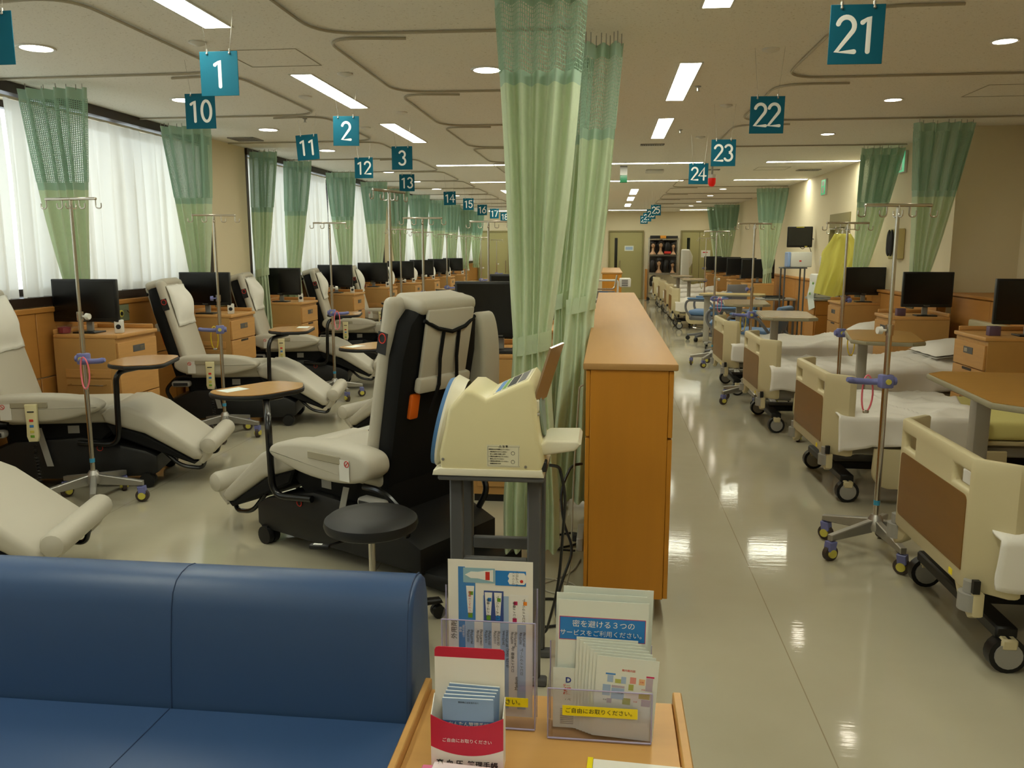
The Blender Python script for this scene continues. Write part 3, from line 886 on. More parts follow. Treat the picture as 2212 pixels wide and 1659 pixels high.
# ------------------------------------------------------------------ recliner chair
TILT = [15, -0.30, 0.46]
def backspace(g):
    g.M = Matrix.Translation((TILT[1], 0, TILT[2])) @ Matrix.Rotation(-R(TILT[0]), 4, 'Y')
def recliner(label, x, y, th, side=-1, tray=(0.62, -0.1, 0.80), group='cream recliners', armup=False, far_arm=True, flap=True, remote=True, detail=True):
    """x forward (feet), y left, z up; side: which side (+1 left, -1 right) carries tray and handset"""
    t = T('recliner', label, 'recliner', (x, y, 0), th, group)
    s = side
    def pt(name, key, m, fn, **k):
        return O(name, fn, m, t, key=('rec', key, TILT[0]), **k)
    pt('base', 'base', M_BLACKP, lambda g: g.prism([(-0.60, 0.075), (0.53, 0.075), (0.57, 0.10), (0.57, 0.21), (0.50, 0.25), (0.12, 0.35), (-0.30, 0.33), (-0.60, 0.20)], -0.29, 0.29, 'y', 0.02, 2))
    pt('rear_plate', 'rplate', M_BLACKP, lambda g: g.rbox(-0.78, -0.58, -0.27, 0.27, 0.015, 0.09, 0.02))
    pt('lift_cover', 'lift', M_BLACK, lambda g: g.prism([(-0.36, 0.30), (0.22, 0.30), (0.36, 0.42), (0.30, 0.47), (-0.38, 0.47)], -0.25, 0.25, 'y', 0.02, 1))
    for a in (-1, 1):
        pt('caster', 'caster', M_BLACKP, lambda g: g.cyl((0, -0.035, 0.048), (0, -0.004, 0.048), 0.048, None, 18).cyl((0, 0.004, 0.048), (0, 0.035, 0.048), 0.048, None, 18).box(-0.02, 0.02, -0.03, 0.03, 0.06, 0.10), loc=(0.50, a * 0.27, 0))
        pt('rear_foot', 'rfoot', M_BLACKP, lambda g: g.cyl((0, 0, 0), (0, 0, 0.08), 0.03, 0.025), loc=(-0.54, a * 0.24, 0))
    pt('seat', 'seat', M_VINYL, lambda g: g.rbox(-0.36, 0.32, -0.275, 0.275, 0.43, 0.545, 0.045, 4))
    lr = pt('leg_rest', 'legs', M_VINYL, lambda g: g.prism([(0.24, 0.50), (0.30, 0.545), (0.40, 0.545), (0.52, 0.49), (0.84, 0.24), (0.865, 0.205), (0.84, 0.175), (0.80, 0.175), (0.50, 0.36), (0.26, 0.44)], -0.30, 0.30, 'y', 0.03, 3))
    pt('leg_rest_shell', 'lshell', M_BLACK, lambda g: g.prism([(0.26, 0.44), (0.50, 0.355), (0.80, 0.170), (0.83, 0.168), (0.80, 0.145), (0.50, 0.27), (0.30, 0.36)], -0.285, 0.285, 'y', 0.01, 1))
    pt('foot_roll', 'roll', M_VINYL, lambda g: g.tube([(0.90, -0.325, 0.272), (0.90, -0.31, 0.272), (0.90, -0.29, 0.272), (0.90, 0.29, 0.272), (0.90, 0.31, 0.272), (0.90, 0.325, 0.272)], [0.02, 0.05, 0.058, 0.058, 0.05, 0.02], 16))
    for a in (-1, 1):
        pt('roll_arm', 'rollarm', M_VINYL, lambda g: g.tube([(0.90, 0, 0.272), (0.875, 0, 0.20), (0.84, 0, 0.155)], [0.045, 0.032, 0.02], 10), loc=(0, a * 0.26, 0))
        pt('foot_bracket', 'fbr', M_BLACKM, lambda g: g.tube(fillet([(0.56, 0, 0.26), (0.70, 0, 0.12), (0.84, 0, 0.10), (0.86, 0, 0.17)], 0.06), 0.013, 8), loc=(0, a * 0.22, 0))
    ARM = [(-0.42, 0.595), (-0.39, 0.632), (-0.30, 0.648), (-0.05, 0.650), (0.14, 0.634), (0.25, 0.606), (0.29, 0.572), (0.265, 0.535), (0.16, 0.510), (0.04, 0.482), (-0.12, 0.472), (-0.26, 0.478), (-0.37, 0.505), (-0.42, 0.545)]
    for _ in range(2):
        ARM = [q for k in range(len(ARM)) for q in (tuple(0.75 * u + 0.25 * v for u, v in zip(ARM[k - 1], ARM[k])), tuple(0.25 * u + 0.75 * v for u, v in zip(ARM[k - 1], ARM[k])))]
    for a in (-1, 1):
        up = armup and a == -s
        if a == -s and not far_arm:
            continue
        y0, y1 = (0.275, 0.425) if a > 0 else (-0.425, -0.275)
        ar = pt('armrest', 'arm%d' % a, M_VINYL, lambda g: g.prism(ARM, y0, y1, 'y', 0.026, 3))
        O('handle_loop', lambda g: g.rbox(-0.24, -0.02, -0.004, 0.004, -0.018, 0.018, 0.003, 1), M_VINYL_D, ar, (0, a * 0.428, 0.592), key=('rec', 'loop'))
        if up:
            ar.matrix_local = Matrix.Translation((-0.42, 0, 0.56)) @ Matrix.Rotation(R(-94), 4, 'Y') @ Matrix.Translation((0.40, 0, -0.56))
        pt('arm_bracket', 'abr%d' % a, M_BLACKM, lambda g: g.tube(fillet([(-0.30, a * 0.34, 0.46), (-0.42, a * 0.34, 0.46), (-0.54, a * 0.30, 0.34), (-0.50, a * 0.27, 0.24)], 0.06), 0.016, 8))
        if a == s:
            lv = pt('control_pod', 'pod%d' % a, M_GREYP, lambda g: g.rbox(-0.46, -0.30, a * 0.36 - 0.035, a * 0.36 + 0.035, 0.375, 0.425, 0.02, 2))
            O('lever_print', lambda g: g.rbox(-0.44, -0.32, -0.002, 0.002, 0.387, 0.413, 0.0015, 1), M_BLK, lv, (0, a * 0.397, 0), key=('rec', 'lev'))
            lb = pt('care_label', 'care%d' % a, M_WHITEP, lambda g: g.box(-0.30, -0.235, a * 0.429 - 0.001, a * 0.429 + 0.001, 0.500, 0.600))
            O('no_sitting_mark', lambda g: g.tube([(-0.285 + 0.014 * math.cos(q * PI / 6), 0, 0.583 + 0.014 * math.sin(q * PI / 6)) for q in range(12)], 0.002, 5, True).tube([(-0.295, 0, 0.593), (-0.275, 0, 0.573)], 0.002, 5), M_REDP, lb, (0, a * 0.431, 0), key=('rec', 'nosit'))
    pt('strap', 'strap%d' % s, M_GREYP, lambda g: g.add([(-0.16, s * 0.30, 0.42), (-0.12, s * 0.30, 0.42), (-0.06, s * 0.315, 0.17), (-0.10, s * 0.315, 0.17), (-0.16, s * 0.303, 0.42), (-0.12, s * 0.303, 0.42), (-0.06, s * 0.318, 0.17), (-0.10, s * 0.318, 0.17)], [(0, 1, 2, 3), (7, 6, 5, 4), (0, 3, 7, 4), (1, 5, 6, 2), (0, 4, 5, 1), (3, 2, 6, 7)]))
    # backrest
    def bk(g):
        backspace(g)
        g.rbox(-0.070, 0.0, -0.280, 0.280, 0.0, 0.86, 0.034, 4)
    br = pt('backrest', 'back', M_VINYL, bk)
    def shl(g):
        backspace(g)
        g.prism([(-0.26, -0.04), (0.26, -0.04), (0.268, 0.60), (0.24, 0.76), (0.19, 0.82), (-0.19, 0.82), (-0.24, 0.76), (-0.268, 0.60)], -0.165, -0.062, 'x', 0.03, 2)
    bs = pt('back_shell', 'shell', M_BLACK, shl)
    def hc(g):
        backspace(g)
        g.rbox(-0.182, 0.006, -0.20, 0.20, 0.80, 0.875, 0.032, 3)
    pt('head_cover', 'hcover', M_VINYL, hc)
    if flap:
        def fl(g):
            backspace(g)
            g.rbox(-0.195, -0.172, -0.165, 0.165, 0.50, 0.83, 0.010, 2)
            g.rbox(-0.215, -0.172, -0.185, 0.185, 0.44, 0.515, 0.016, 2)
        pt('head_flap', 'flap', M_VINYL, fl)
        def sp(g):
            backspace(g)
            g.tube([(-0.185, -0.182, 0.782), (-0.202, -0.10, 0.745), (-0.206, 0.0, 0.725), (-0.202, 0.10, 0.745), (-0.185, 0.182, 0.782)], 0.010, 5)
            g.tube([(-0.202, -0.055, 0.735), (-0.205, -0.06, 0.6), (-0.224, -0.065, 0.48), (-0.20, -0.075, 0.33)], 0.009, 5)
            g.tube([(-0.202, 0.055, 0.735), (-0.205, 0.06, 0.6), (-0.224, 0.065, 0.48), (-0.20, 0.075, 0.33)], 0.009, 5)
        pt('head_strap', 'hstrap', M_BLACK, sp)
    def og(g):
        backspace(g)
        g.rbox(-0.186, -0.150, s * 0.165 - 0.028, s * 0.165 + 0.028, 0.31, 0.43, 0.008, 2)
    pt('orange_grip', 'grip%d' % s, M_ORANGE, og, label='orange grip pad on the black back')
    def wl_(g):
        backspace(g)
        g.box(-0.068, -0.010, s * 0.2815 - 0.0012, s * 0.2815 + 0.0012, 0.60, 0.70)
    wlab = pt('warning_label', 'wl%d' % s, M_BLK, wl_)
    def wr_(g):
        backspace(g)
        g.tube([(-0.039 + 0.020 * math.cos(q * PI / 6), s * 0.2835, 0.672 + 0.022 * math.sin(q * PI / 6)) for q in range(12)], 0.003, 5, True)
    O('warning_ring', wr_, M_REDP, wlab, key=('rec', 'wring%d' % s, TILT[0]))
    pt('base_mark', 'bmark%d' % s, M_REDP, lambda g: g.tube([(0.22 + 0.018 * math.cos(q * PI / 6), s * 0.292, 0.275 + 0.018 * math.sin(q * PI / 6)) for q in range(12)], 0.003, 5, True))
    pt('rating_plate', 'rate%d' % s, M_GREYP, lambda g: g.box(0.02, 0.09, s * 0.2525 - 0.001, s * 0.2525 + 0.001, 0.37, 0.42))
    if remote:
        y0 = s * 0.445
        rm = pt('handset', 'rem%d' % s, M_BPC, lambda g: g.prism([(-0.036, 0.0), (0.036, 0.0), (0.032, -0.12), (0.036, -0.20), (0.026, -0.235), (-0.026, -0.235), (-0.036, -0.20), (-0.032, -0.12)], y0 - 0.014, y0 + 0.014, 'y', 0.006, 2), loc=(-0.11, 0, 0.60))
        for k, (m, z) in enumerate(((M_BLK, -0.045), (M_REDP, -0.10), (M_BLUEM, -0.135), (M_YHUB, -0.17), (M_GREEN, -0.20))):
            O('button', lambda g: g.rbox(-0.012 if k else -0.02, 0.012 if k else 0.02, -0.002, 0.002, -0.008 if k else -0.004, 0.008 if k else 0.004, 0.0015, 1), m, rm, (0, s * 0.460, z), key=('rec', 'btn', k))
        cp = [(-0.11, y0, 0.365)]
        for q in range(0, 90):
            a = q * 0.9
            zz = 0.34 - q * 0.0030
            cp.append((-0.11 + 0.010 * math.cos(a) + (q / 90) * 0.02, y0 + 0.010 * math.sin(a), zz))
        cp += [(-0.08, y0, 0.04), (-0.12, y0 - s * 0.05, 0.012), (-0.22, y0 - s * 0.1, 0.012), (-0.30, y0 - s * 0.15, 0.03)]
        pt('handset_cord', 'cord%d' % s, M_CABLE, lambda g: g.tube(cp, 0.004, 5))
    if tray:
        tx, ty, tz = tray
        py = s * 0.345
        po = O('tray_post', G().tube(fillet([(0.10, py * 0.9, 0.32), (0.36, py, 0.30), (0.37, py, tz - 0.06), (tx - 0.02, ty, tz - 0.045)], 0.09, 6), 0.018, 10), M_BLACKM, t)
        O('tray_bracket', G().rbox(tx - 0.12, tx + 0.10, ty - 0.05, ty + 0.05, tz - 0.05, tz - 0.028, 0.008, 1), M_BLACKM, t)
        tp = fillet([(-0.02, -0.28, 0), (0.20, -0.25, 0), (0.20, 0.25, 0), (-0.02, 0.28, 0), (-0.17, 0.16, 0), (-0.17, -0.16, 0), (-0.02, -0.28, 0)], 0.10, 5)
        poly = [(p.x, p.y) for p in tp[:-1]]
        cxp = sum(p[0] for p in poly) / len(poly)
        tt = O('tray_top', lambda g: g.prism([(cxp + (p[0] - cxp) * 0.965, p[1] * 0.975) for p in poly], 0.0, 0.004, 'z'), M_TRAY, t, (tx, ty, tz), key=('rec', 'traytop'))
        O('tray_edge', lambda g: g.prism(poly, -0.026, -0.0005, 'z', 0.008, 2), M_BLACKP, tt, key=('rec', 'trayedge'))
        if detail:
            O('tray_notice', lambda g: g.box(0.05, 0.15, 0.05, 0.20, 0.0045, 0.005), M_PAPERG, tt, key=('rec', 'traynote'))
    return t
def towel(label, x, y, th, group='headrest towels', seed=0):
    def fn(g):
        backspace(g)
        def f(u, v):
            yy = (u - 0.5) * 0.47
            zz = 0.80 - 0.36 * v
            n = noise.noise(Vector((u * 3 + seed, v * 3, seed * 1.7)))
            puff = 0.068 * math.sin(PI * min(1, v * 1.1)) * (1 - (2 * u - 1) ** 4)
            return (0.008 + puff + 0.012 * n, yy + 0.012 * noise.noise(Vector((v * 5, seed, 2))), zz + 0.008 * noise.noise(Vector((u * 6, 3, seed))))
        g.grid(f, 14, 14)
    o = O('headrest_towel', fn, M_TOWEL, None, (x, y, 0), (0, 0, th), sharp=180)
    sm = o.modifiers.new('thick', 'SOLIDIFY'); sm.thickness = 0.008; sm.offset = -1
    return tag(o, label, 'towel', group)

WREC = [(None, -3.33, 3.28, 14, (0.55, -0.2, 0.84)), (10, -3.54, 5.14, 14, (0.50, -0.26, 0.84)), (11, -3.34, 7.14, 11, (0.50, -0.06, 0.84)), (12, -3.46, 9.0, 12, (0.52, -0.1, 0.84)), (13, -3.42, 11.10, 12, (0.52, -0.12, 0.84)),
        (14, -3.45, 12.95, 12, (0.52, -0.1, 0.84)), (15, -3.45, 14.85, 12, (0.52, -0.1, 0.84)), (16, -3.45, 16.65, 12, (0.52, -0.1, 0.84)), (17, -3.45, 18.45, 12, (0.52, -0.1, 0.84)), (18, -3.45, 20.25, 12, (0.52, -0.1, 0.84))]
NAMEN = {None: 'before sign ten', 10: 'by sign ten', 11: 'by sign eleven', 12: 'by sign twelve', 13: 'by sign thirteen', 14: 'by sign fourteen', 15: 'by sign fifteen', 16: 'by sign sixteen', 17: 'by sign seventeen', 18: 'by sign eighteen'}
for i, (n, x, y, a, tr) in enumerate(WREC):
    if n is None:
        recliner('cream recliner cut off at the blue sofa, in the window row before sign ten', x, y, R(a), -1, None, remote=False)
    else:
        recliner('cream recliner with white headrest towel in the window row ' + NAMEN[n], x, y, R(a), -1, tr, far_arm=False, detail=i in (2,))
        towel('white towel on the headrest of the window recliner ' + NAMEN[n], x, y, R(a), seed=i)
TILT[:] = [11, -0.22, 0.50]
recliner('cream recliner with black back and strapped head flap beside the black stool', -1.205, 4.07, R(151), 1, (0.82, 0.02, 0.765), armup=True, remote=False)
TILT[:] = [18, -0.26, 0.47]
recliner('cream recliner in the partition row under sign two', -1.12, 6.15, R(155), 1, (0.80, 0.02, 0.78), remote=False)
recliner('cream recliner in the partition row under sign three', -1.12, 8.2, R(158), 1, (0.80, 0.02, 0.78), remote=False)
recliner('cream recliner in the partition row beyond sign three', -1.12, 10.15, R(158), 1, (0.80, 0.02, 0.78), remote=False)

# ------------------------------------------------------------------ bedside cabinet, television, clutter
CW, CD, CH = 0.50, 0.55, 0.925
def cabinet(label, x, y, m=1, group='bedside cabinets', rot=0.0):
    """front faces +x (m=1) or -x (m=-1); the side towards -y shows a shelf, a rail and a door"""
    t = T('bedside_cabinet', label, 'cabinet', (x, y, 0), rot, group)
    def X(a, b):
        return (a, b) if m > 0 else (-b, -a)
    k = ('cab', m)
    O('body', lambda g: g.box(*X(-CW, -0.012), 0.0, CD, 0.05, CH - 0.03), M_MAPLE, t, key=k + ('body',))
    O('plinth', lambda g: g.box(*X(-CW + 0.02, -0.04), 0.02, CD - 0.02, 0.0, 0.05), M_BLK, t, key=k + ('pl',))
    O('top', lambda g: g.rbox(*X(-CW, 0.012), -0.004, CD + 0.004, CH - 0.03, CH, 0.008), M_MAPLE_L, t, key=k + ('top',))
    O('rim', lambda g: g.rbox(*X(-CW, -0.02), CD - 0.016, CD + 0.003, CH, CH + 0.035, 0.006).rbox(*X(-CW, -CW + 0.016), 0.0, CD - 0.017, CH, CH + 0.035, 0.006), M_MAPLE_L, t, key=k + ('rim',))
    for (z0, z1, kind) in ((0.68, 0.862, 1), (0.45, 0.672, 0), (0.08, 0.442, 0)):
        d = O('drawer', lambda g: g.rbox(*X(-0.012, 0.006), 0.012, CD - 0.012, z0, z1, 0.003, 1), M_MAPLE_L, t, key=k + ('dr', z0))
        if kind:
            O('lock_plate', lambda g: g.rbox(*X(0.006, 0.009), 0.20, 0.36, 0.775, 0.825, 0.001, 1), M_GREYM, d, key=k + ('lp',))
            O('key_slot', lambda g: g.box(*X(0.009, 0.0105), 0.29, 0.345, 0.785, 0.815), M_STEEL, d, key=k + ('ks',))
        else:
            O('finger_pull', lambda g: g.box(*X(0.0062, 0.0085), 0.20, 0.36, z1 - 0.022, z1 - 0.002), M_FRAME, d, key=k + ('fp', z0))
    sh = O('slide_shelf', lambda g: g.rbox(*X(-0.42, -0.06), -0.008, 0.0, 0.60, 0.665, 0.002, 1), M_MAPLE_L, t, key=k + ('sh',))
    O('shelf_pull', lambda g: g.box(*X(-0.28, -0.20), -0.014, -0.008, 0.625, 0.64), M_MAPLE, sh, key=k + ('shp',))
    O('side_door', lambda g: g.rbox(*X(-0.42, -0.06), -0.008, 0.0, 0.10, 0.585, 0.002, 1), M_MAPLE, t, key=k + ('sd',))
    O('towel_rail', lambda g: g.tube([(m * -0.38, -0.006, 0.55), (m * -0.38, -0.05, 0.55), (m * -0.10, -0.05, 0.55), (m * -0.10, -0.006, 0.55)], 0.005, 6), M_STEEL, t, key=k + ('rail',))
    return t
def tv(label, x, y, z, rz, w=0.56, h=0.34, group='bedside televisions', tilt=-6):
    t = T('television', label, 'television', (x, y, z), rz, group)
    k = ('tv', w, h)
    O('stand_base', lambda g: g.rbox(-0.09, 0.09, -0.06, 0.09, 0, 0.012, 0.005), M_TVCASE, t, key=k + ('b',))
    O('stand_neck', lambda g: g.rbox(-0.025, 0.025, 0.02, 0.045, 0.012, 0.20, 0.004), M_GREYP, t, key=k + ('n',))
    c = O('case', lambda g: g.rbox(-w / 2, w / 2, -0.02, 0.018, 0.0, h, 0.006), M_TVCASE, t, (0, 0, 0.085), key=k + ('c',))
    O('screen', lambda g: g.box(-w / 2 + 0.015, w / 2 - 0.015, -0.0215, -0.0203, 0.03, h - 0.015), M_SCREEN, c, key=k + ('s',))
    O('logo', text_mesh('Panasonic', 0.014, M_GREYP), M_GREYP, c, (0, -0.0212, 0.014), (R(90), 0, 0))
    return t
def small_box(name, label, cat, x, y, z, sx, sy, sz, m, r=0.006, group=None):
    return tag(O(name, lambda g: g.rbox(-sx / 2, sx / 2, -sy / 2, sy / 2, 0, sz, r), m, None, (x, y, z)), label, cat, group)
WCAB = [(10, 5.73), (11, 7.62), (12, 9.5), (13, 11.55), (14, 13.5), (15, 15.4), (16, 17.2), (17, 19.0), (18, 20.8)]
for n, y in WCAB:
    nm = NAMEN[n]
    cabinet('light wooden bedside cabinet in the window row ' + nm, -3.60, y, 1)
    tv('black flat television on the window-row cabinet ' + nm, -3.895, y + 0.12, CH, R(1), 0.51, 0.32)
    c = T('clutter_tub', 'small clear tub of red and blue items on the window-row cabinet ' + nm, 'tub', (-4.05, y + 0.065, CH), 0, 'tubs on the window cabinets')
    O('tub', lambda g: g.lathe([(0.045, 0), (0.055, 0.06), (0.058, 0.062)], 14), M_ACRYL, c, key='tubt')
    O('contents', lambda g: g.lathe([(0.040, 0.004), (0.046, 0.045), (0.02, 0.05)], 12), mat('tub_red', (150, 60, 66), 0.6) if n % 2 == 0 else mat('tub_blue', (70, 90, 140), 0.6), c, key=('tubc', n % 2))
    ph = T('bedside_phone', 'small white handset cradle beside the television, window row ' + nm, 'phone', (-3.655, y + 0.14, CH), R(20), 'cradles on the window cabinets')
    O('cradle', lambda g: g.rbox(-0.03, 0.03, -0.03, 0.03, 0, 0.10, 0.008), M_WHITEP, ph, key='phc')
    O('socket', lambda g: g.cyl((0, -0.031, 0.05), (0, -0.034, 0.05), 0.018, None, 14), M_BLK, ph, key='phs')
    # wall outlet with yellow knob
    op = T('outlet_plate', 'green medical outlet plate with yellow knob on the wood panel ' + nm, 'outlet', (XL + 0.023, y + 0.95, 1.01), 0, 'window-row outlet plates')
    O('plate', lambda g: g.rbox(0, 0.01, -0.13, 0.13, -0.07, 0.07, 0.003, 1), M_OUTLET, op, key='opl')
    O('knob', lambda g: g.cyl((0.01, -0.05, 0), (0.05, -0.05, 0), 0.026, 0.03, 16), M_YHUB, op, key='okn')
    O('knob_cap', lambda g: g.cyl((0.05, -0.05, 0), (0.054, -0.05, 0), 0.018, None, 14), M_BLK, op, key='okc')
    O('lever', lambda g: g.tube([(0.01, 0.06, 0.02), (0.03, 0.06, 0.02), (0.03, 0.09, 0.0)], 0.006, 6), M_STEEL, op, key='olv')
    tag(O('power_cord', G().tube(fillet([(XL + 0.03, y + 0.95, 0.93), (XL + 0.10, y + 0.90, 0.78), (XL + 0.12, y + 0.80, 0.66), (XL + 0.06, y + 0.66, 0.60)], 0.08), 0.005, 6), M_CABLEG), 'thin pale cord looping from the outlet plate ' + nm, 'cord', 'cords of the window outlets')
PCAB = [(4.92, 'beside the strapped recliner'), (6.45, 'in the partition row by sign two'), (8.95, 'in the partition row by sign three'), (14.4, 'in the far partition row')]
for y, nm in PCAB:
    c = cabinet('wooden bedside cabinet at the partition ' + nm, -0.84, y, -1, 'partition-row cabinets')
    tv('black flat television on the partition cabinet ' + nm, -0.66, y + 0.16, CH, R(-3), 0.55, 0.345, 'partition-row televisions')
    small_box('keyboard', 'thin black keyboard on the partition cabinet ' + nm, 'keyboard', -0.62, y + 0.045, CH, 0.30, 0.07, 0.012, M_BLACKP, 0.003, 'keyboards on the partition cabinets')
RCAB = [(4.75, 'by the bed with walnut footboard at the sofa'), (6.28, 'between the first two beds'), (8.13, 'under sign twenty-three'), (10.25, 'beside the yellow gown')]
for i, (y, nm) in enumerate(RCAB[1:]):
    x = (2.72, 2.68, 2.76)[i]
    cabinet('dark-lit wooden bedside cabinet at a bed head ' + nm, x, y, -1, 'bed-row cabinets')
    tv('black flat television on the bed-head cabinet ' + nm, x + (0.34, 0.32, 0.29)[i], y + 0.12, CH, R(-2), (0.52, 0.45, 0.47)[i], 0.33, 'bed-row televisions')
    small_box('clutter_box', 'small purple and white box on the bed-head cabinet ' + nm, 'box', x + 0.10, y + 0.14, CH, 0.08, 0.06, 0.07, mat('clutter_plum', (96, 74, 96), 0.6), 0.004, 'boxes on the bed cabinets')
    op = T('outlet_plate', 'dark medical outlet plate on the right wall ' + nm, 'outlet', ((3.34 if i == 0 else XR - 0.091) , y + (1.15, 1.15, 0.9)[i], 1.0), 0, 'bed-row outlet plates')
    O('plate', lambda g: g.rbox(-0.01, 0, -0.12, 0.12, -0.07, 0.07, 0.003, 1), mat('outlet_dark', (70, 72, 60), 0.5), op, key='oplr')
    O('knob', lambda g: g.cyl((-0.05, 0.03, 0), (-0.01, 0.03, 0), 0.022, 0.02, 14), M_STEEL, op, key='oknr')
    O('yellow_cap', lambda g: g.cyl((-0.075, 0.03, 0), (-0.05, 0.03, 0), 0.024, None, 14), M_YHUB, op, key='oycr')
FC = [(16.4, 'one'), (18.2, 'two'), (20.0, 'three'), (21.8, 'four')]
for i, (y, nm) in enumerate(((15.8, 'nearest the bright curtain'), (17.75, 'second from the bright curtain'), (19.85, 'third from the bright curtain'), (21.95, 'beside the far double door'))):
    cabinet('wooden bedside cabinet at the far beds, ' + nm, 2.55, y, -1, 'far bed cabinets')
    tv('black television at the far beds, ' + nm, 2.80, y + 0.30, CH, R(-6), 0.60, 0.36, 'far bed televisions')

# ------------------------------------------------------------------ drip stands
def drip_stand(label, x, y, top, rz, loop=None, hz=0.90, group='drip stands', bar='bar'):
    t = T('drip_stand', label, 'drip stand', (x, y, 0), rz, group)
    def pt(name, key, m, fn, **k):
        return O(name, fn, m, t, key=('iv', key) if key else None, **k)
    pt('hub', 'hub', M_ALU, lambda g: g.lathe([(0.045, 0.13), (0.05, 0.15), (0.035, 0.19), (0.022, 0.21)], 16))
    for k in range(5):
        a = 2 * PI * k / 5 + 0.3
        pt('leg', 'leg', M_ALU, lambda g: g.prism([(0.03, 0.12), (0.03, 0.185), (0.29, 0.135), (0.29, 0.105)], -0.017, 0.017, 'y', 0.004, 1), rot=(0, 0, a))
        c = pt('caster', 'fork', M_LAV, lambda g: g.prism([(-0.02, 0.10), (0.025, 0.10), (0.03, 0.06), (0.012, 0.03), (-0.012, 0.045)], -0.022, 0.022, 'y', 0.003, 1).cyl((0, 0, 0.09), (0, 0, 0.12), 0.008, None, 8), loc=(0.275 * math.cos(a), 0.275 * math.sin(a), 0), rot=(0, 0, a + 0.8 * k))
        O('wheel', lambda g: g.cyl((0.005, -0.012, 0.040), (0.005, 0.012, 0.040), 0.040, None, 18), M_WHEEL, c, key=('iv', 'wheel'))
        O('wheel_cap', lambda g: g.cyl((0.005, -0.0245, 0.040), (0.005, 0.0245, 0.040), 0.022, None, 14), M_YHUB, c, key=('iv', 'hubcap'))
    zj = 1.17
    pt('outer_pole', 'outer', M_STEEL, lambda g: g.cyl((0, 0, 0.19), (0, 0, zj), 0.0145, None, 14))
    pt('pole_tape', 'tape', M_CYAN, lambda g: g.cyl((0, 0, 0.26), (0, 0, 0.285), 0.0155, None, 14))
    pt('inner_pole', ('inner', round(top, 2)), M_STEEL, lambda g: g.cyl((0, 0, zj), (0, 0, top - 0.015), 0.0095, None, 12))
    cl = pt('pole_collar', 'collar', M_STEEL, lambda g: g.cyl((0, 0, zj - 0.04), (0, 0, zj + 0.012), 0.019, None, 14))
    O('collar_knob', lambda g: g.cyl((0.018, 0, zj - 0.015), (0.04, 0, zj - 0.015), 0.006, None, 8).cyl((0.04, 0, zj - 0.015), (0.062, 0, zj - 0.015), 0.02, 0.018, 10), M_WHITEP if loop != 'yellow' else M_LAV, cl, key=('iv', 'cknob', loop != 'yellow'))
    b = pt('hook_bar', 'bar', M_STEEL, lambda g: g.rbox(-0.168, 0.168, -0.010, 0.010, -0.008, 0.008, 0.004, 1), loc=(0, 0, top))
    for q in (-0.166, -0.06, 0.06, 0.166):
        s_ = 1 if q > 0 else -1
        O('hook', lambda g: g.tube(fillet([(0, 0, 0), (0, 0, -0.055), (0.035, 0, -0.055), (0.035, 0, -0.025)], 0.017, 5), 0.004, 6), M_STEEL, b, (q - s_ * 0.004, 0, 0), (0, 0, 0 if s_ > 0 else PI), key=('iv', 'hook'))
    for s_ in (-1, 1):
        O('hook', lambda g: g.tube(fillet([(0, 0, 0), (0, 0, -0.055), (0.035, 0, -0.055), (0.035, 0, -0.025)], 0.017, 5), 0.004, 6), M_STEEL, b, (0, s_ * 0.008, 0), (0, 0, s_ * PI / 2), key=('iv', 'hook'))
    h = pt('grip_clamp', 'clamp', M_LAV, lambda g: g.rbox(-0.032, 0.032, -0.026, 0.026, -0.034, 0.034, 0.008, 2), loc=(0, 0, hz))
    O('grip', lambda g: g.tube(fillet([(0.0, -0.022, -0.005), (0.05, -0.045, -0.01), (0.14, -0.05, -0.004), (0.175, -0.045, 0.004)], 0.04, 5), [0.017] * 3 + [0.016] * 9 + [0.017] * (len(fillet([(0.0, -0.022, -0.005), (0.05, -0.045, -0.01), (0.14, -0.05, -0.004), (0.175, -0.045, 0.004)], 0.04, 5)) - 13) + [0.012], 10), M_LAV, h, key=('iv', 'grip'))
    kb = O('clamp_knob', lambda g: g.cyl((-0.032, 0, 0), (-0.05, 0, 0), 0.024, 0.021, 10), M_LAV, h, key=('iv', 'knob'))
    O('yellow_cap', lambda g: g.cyl((0, -0.026, 0), (0, -0.034, 0), 0.014, None, 12), M_YHUB, h, key=('iv', 'ycap'))
    O('yellow_cap', lambda g: g.cyl((0, 0.026, 0), (0, 0.034, 0), 0.014, None, 12), M_YHUB, h, key=('iv', 'ycap2'))
    if loop:
        m = {'pink': M_PINK, 'yellow': M_YEL}[loop]
        O('tube_loop', lambda g: g.tube([(0.055 + 0.028 * math.sin(q * PI / 10), -0.072 - 0.004 * math.cos(q * PI / 5), -0.075 + 0.095 * math.cos(q * PI / 10)) for q in range(20)], 0.0045, 6, True), m, h, key=('iv', 'loop', loop))
        O('loop_clip', lambda g: g.rbox(0.04, 0.07, -0.078, -0.066, -0.176, -0.160, 0.003, 1), M_STEEL, h, key=('iv', 'clip'))
    return t
drip_stand('steel drip stand with a pink loop before the window recliner by sign ten', -3.12, 4.62, 1.84, R(-4), 'pink')
drip_stand('steel drip stand with a yellow loop before the window recliner by sign eleven', -3.15, 6.47, 1.82, R(200), 'yellow')
drip_stand('steel drip stand with a pink loop before the window recliner by sign twelve', -2.83, 8.35, 1.815, R(10), 'pink')
drip_stand('tall steel drip stand behind the strapped recliner back', -1.33, 5.05, 1.90, R(70), None)
drip_stand('steel drip stand behind the partition recliner under sign two', -1.56, 7.0, 1.81, R(5), None)
drip_stand('steel drip stand beside the partition recliner under sign three', -1.045, 7.33, 1.79, R(0), None)
drip_stand('steel drip stand before the window recliner by sign thirteen', -2.62, 10.45, 1.80, R(10), 'pink')
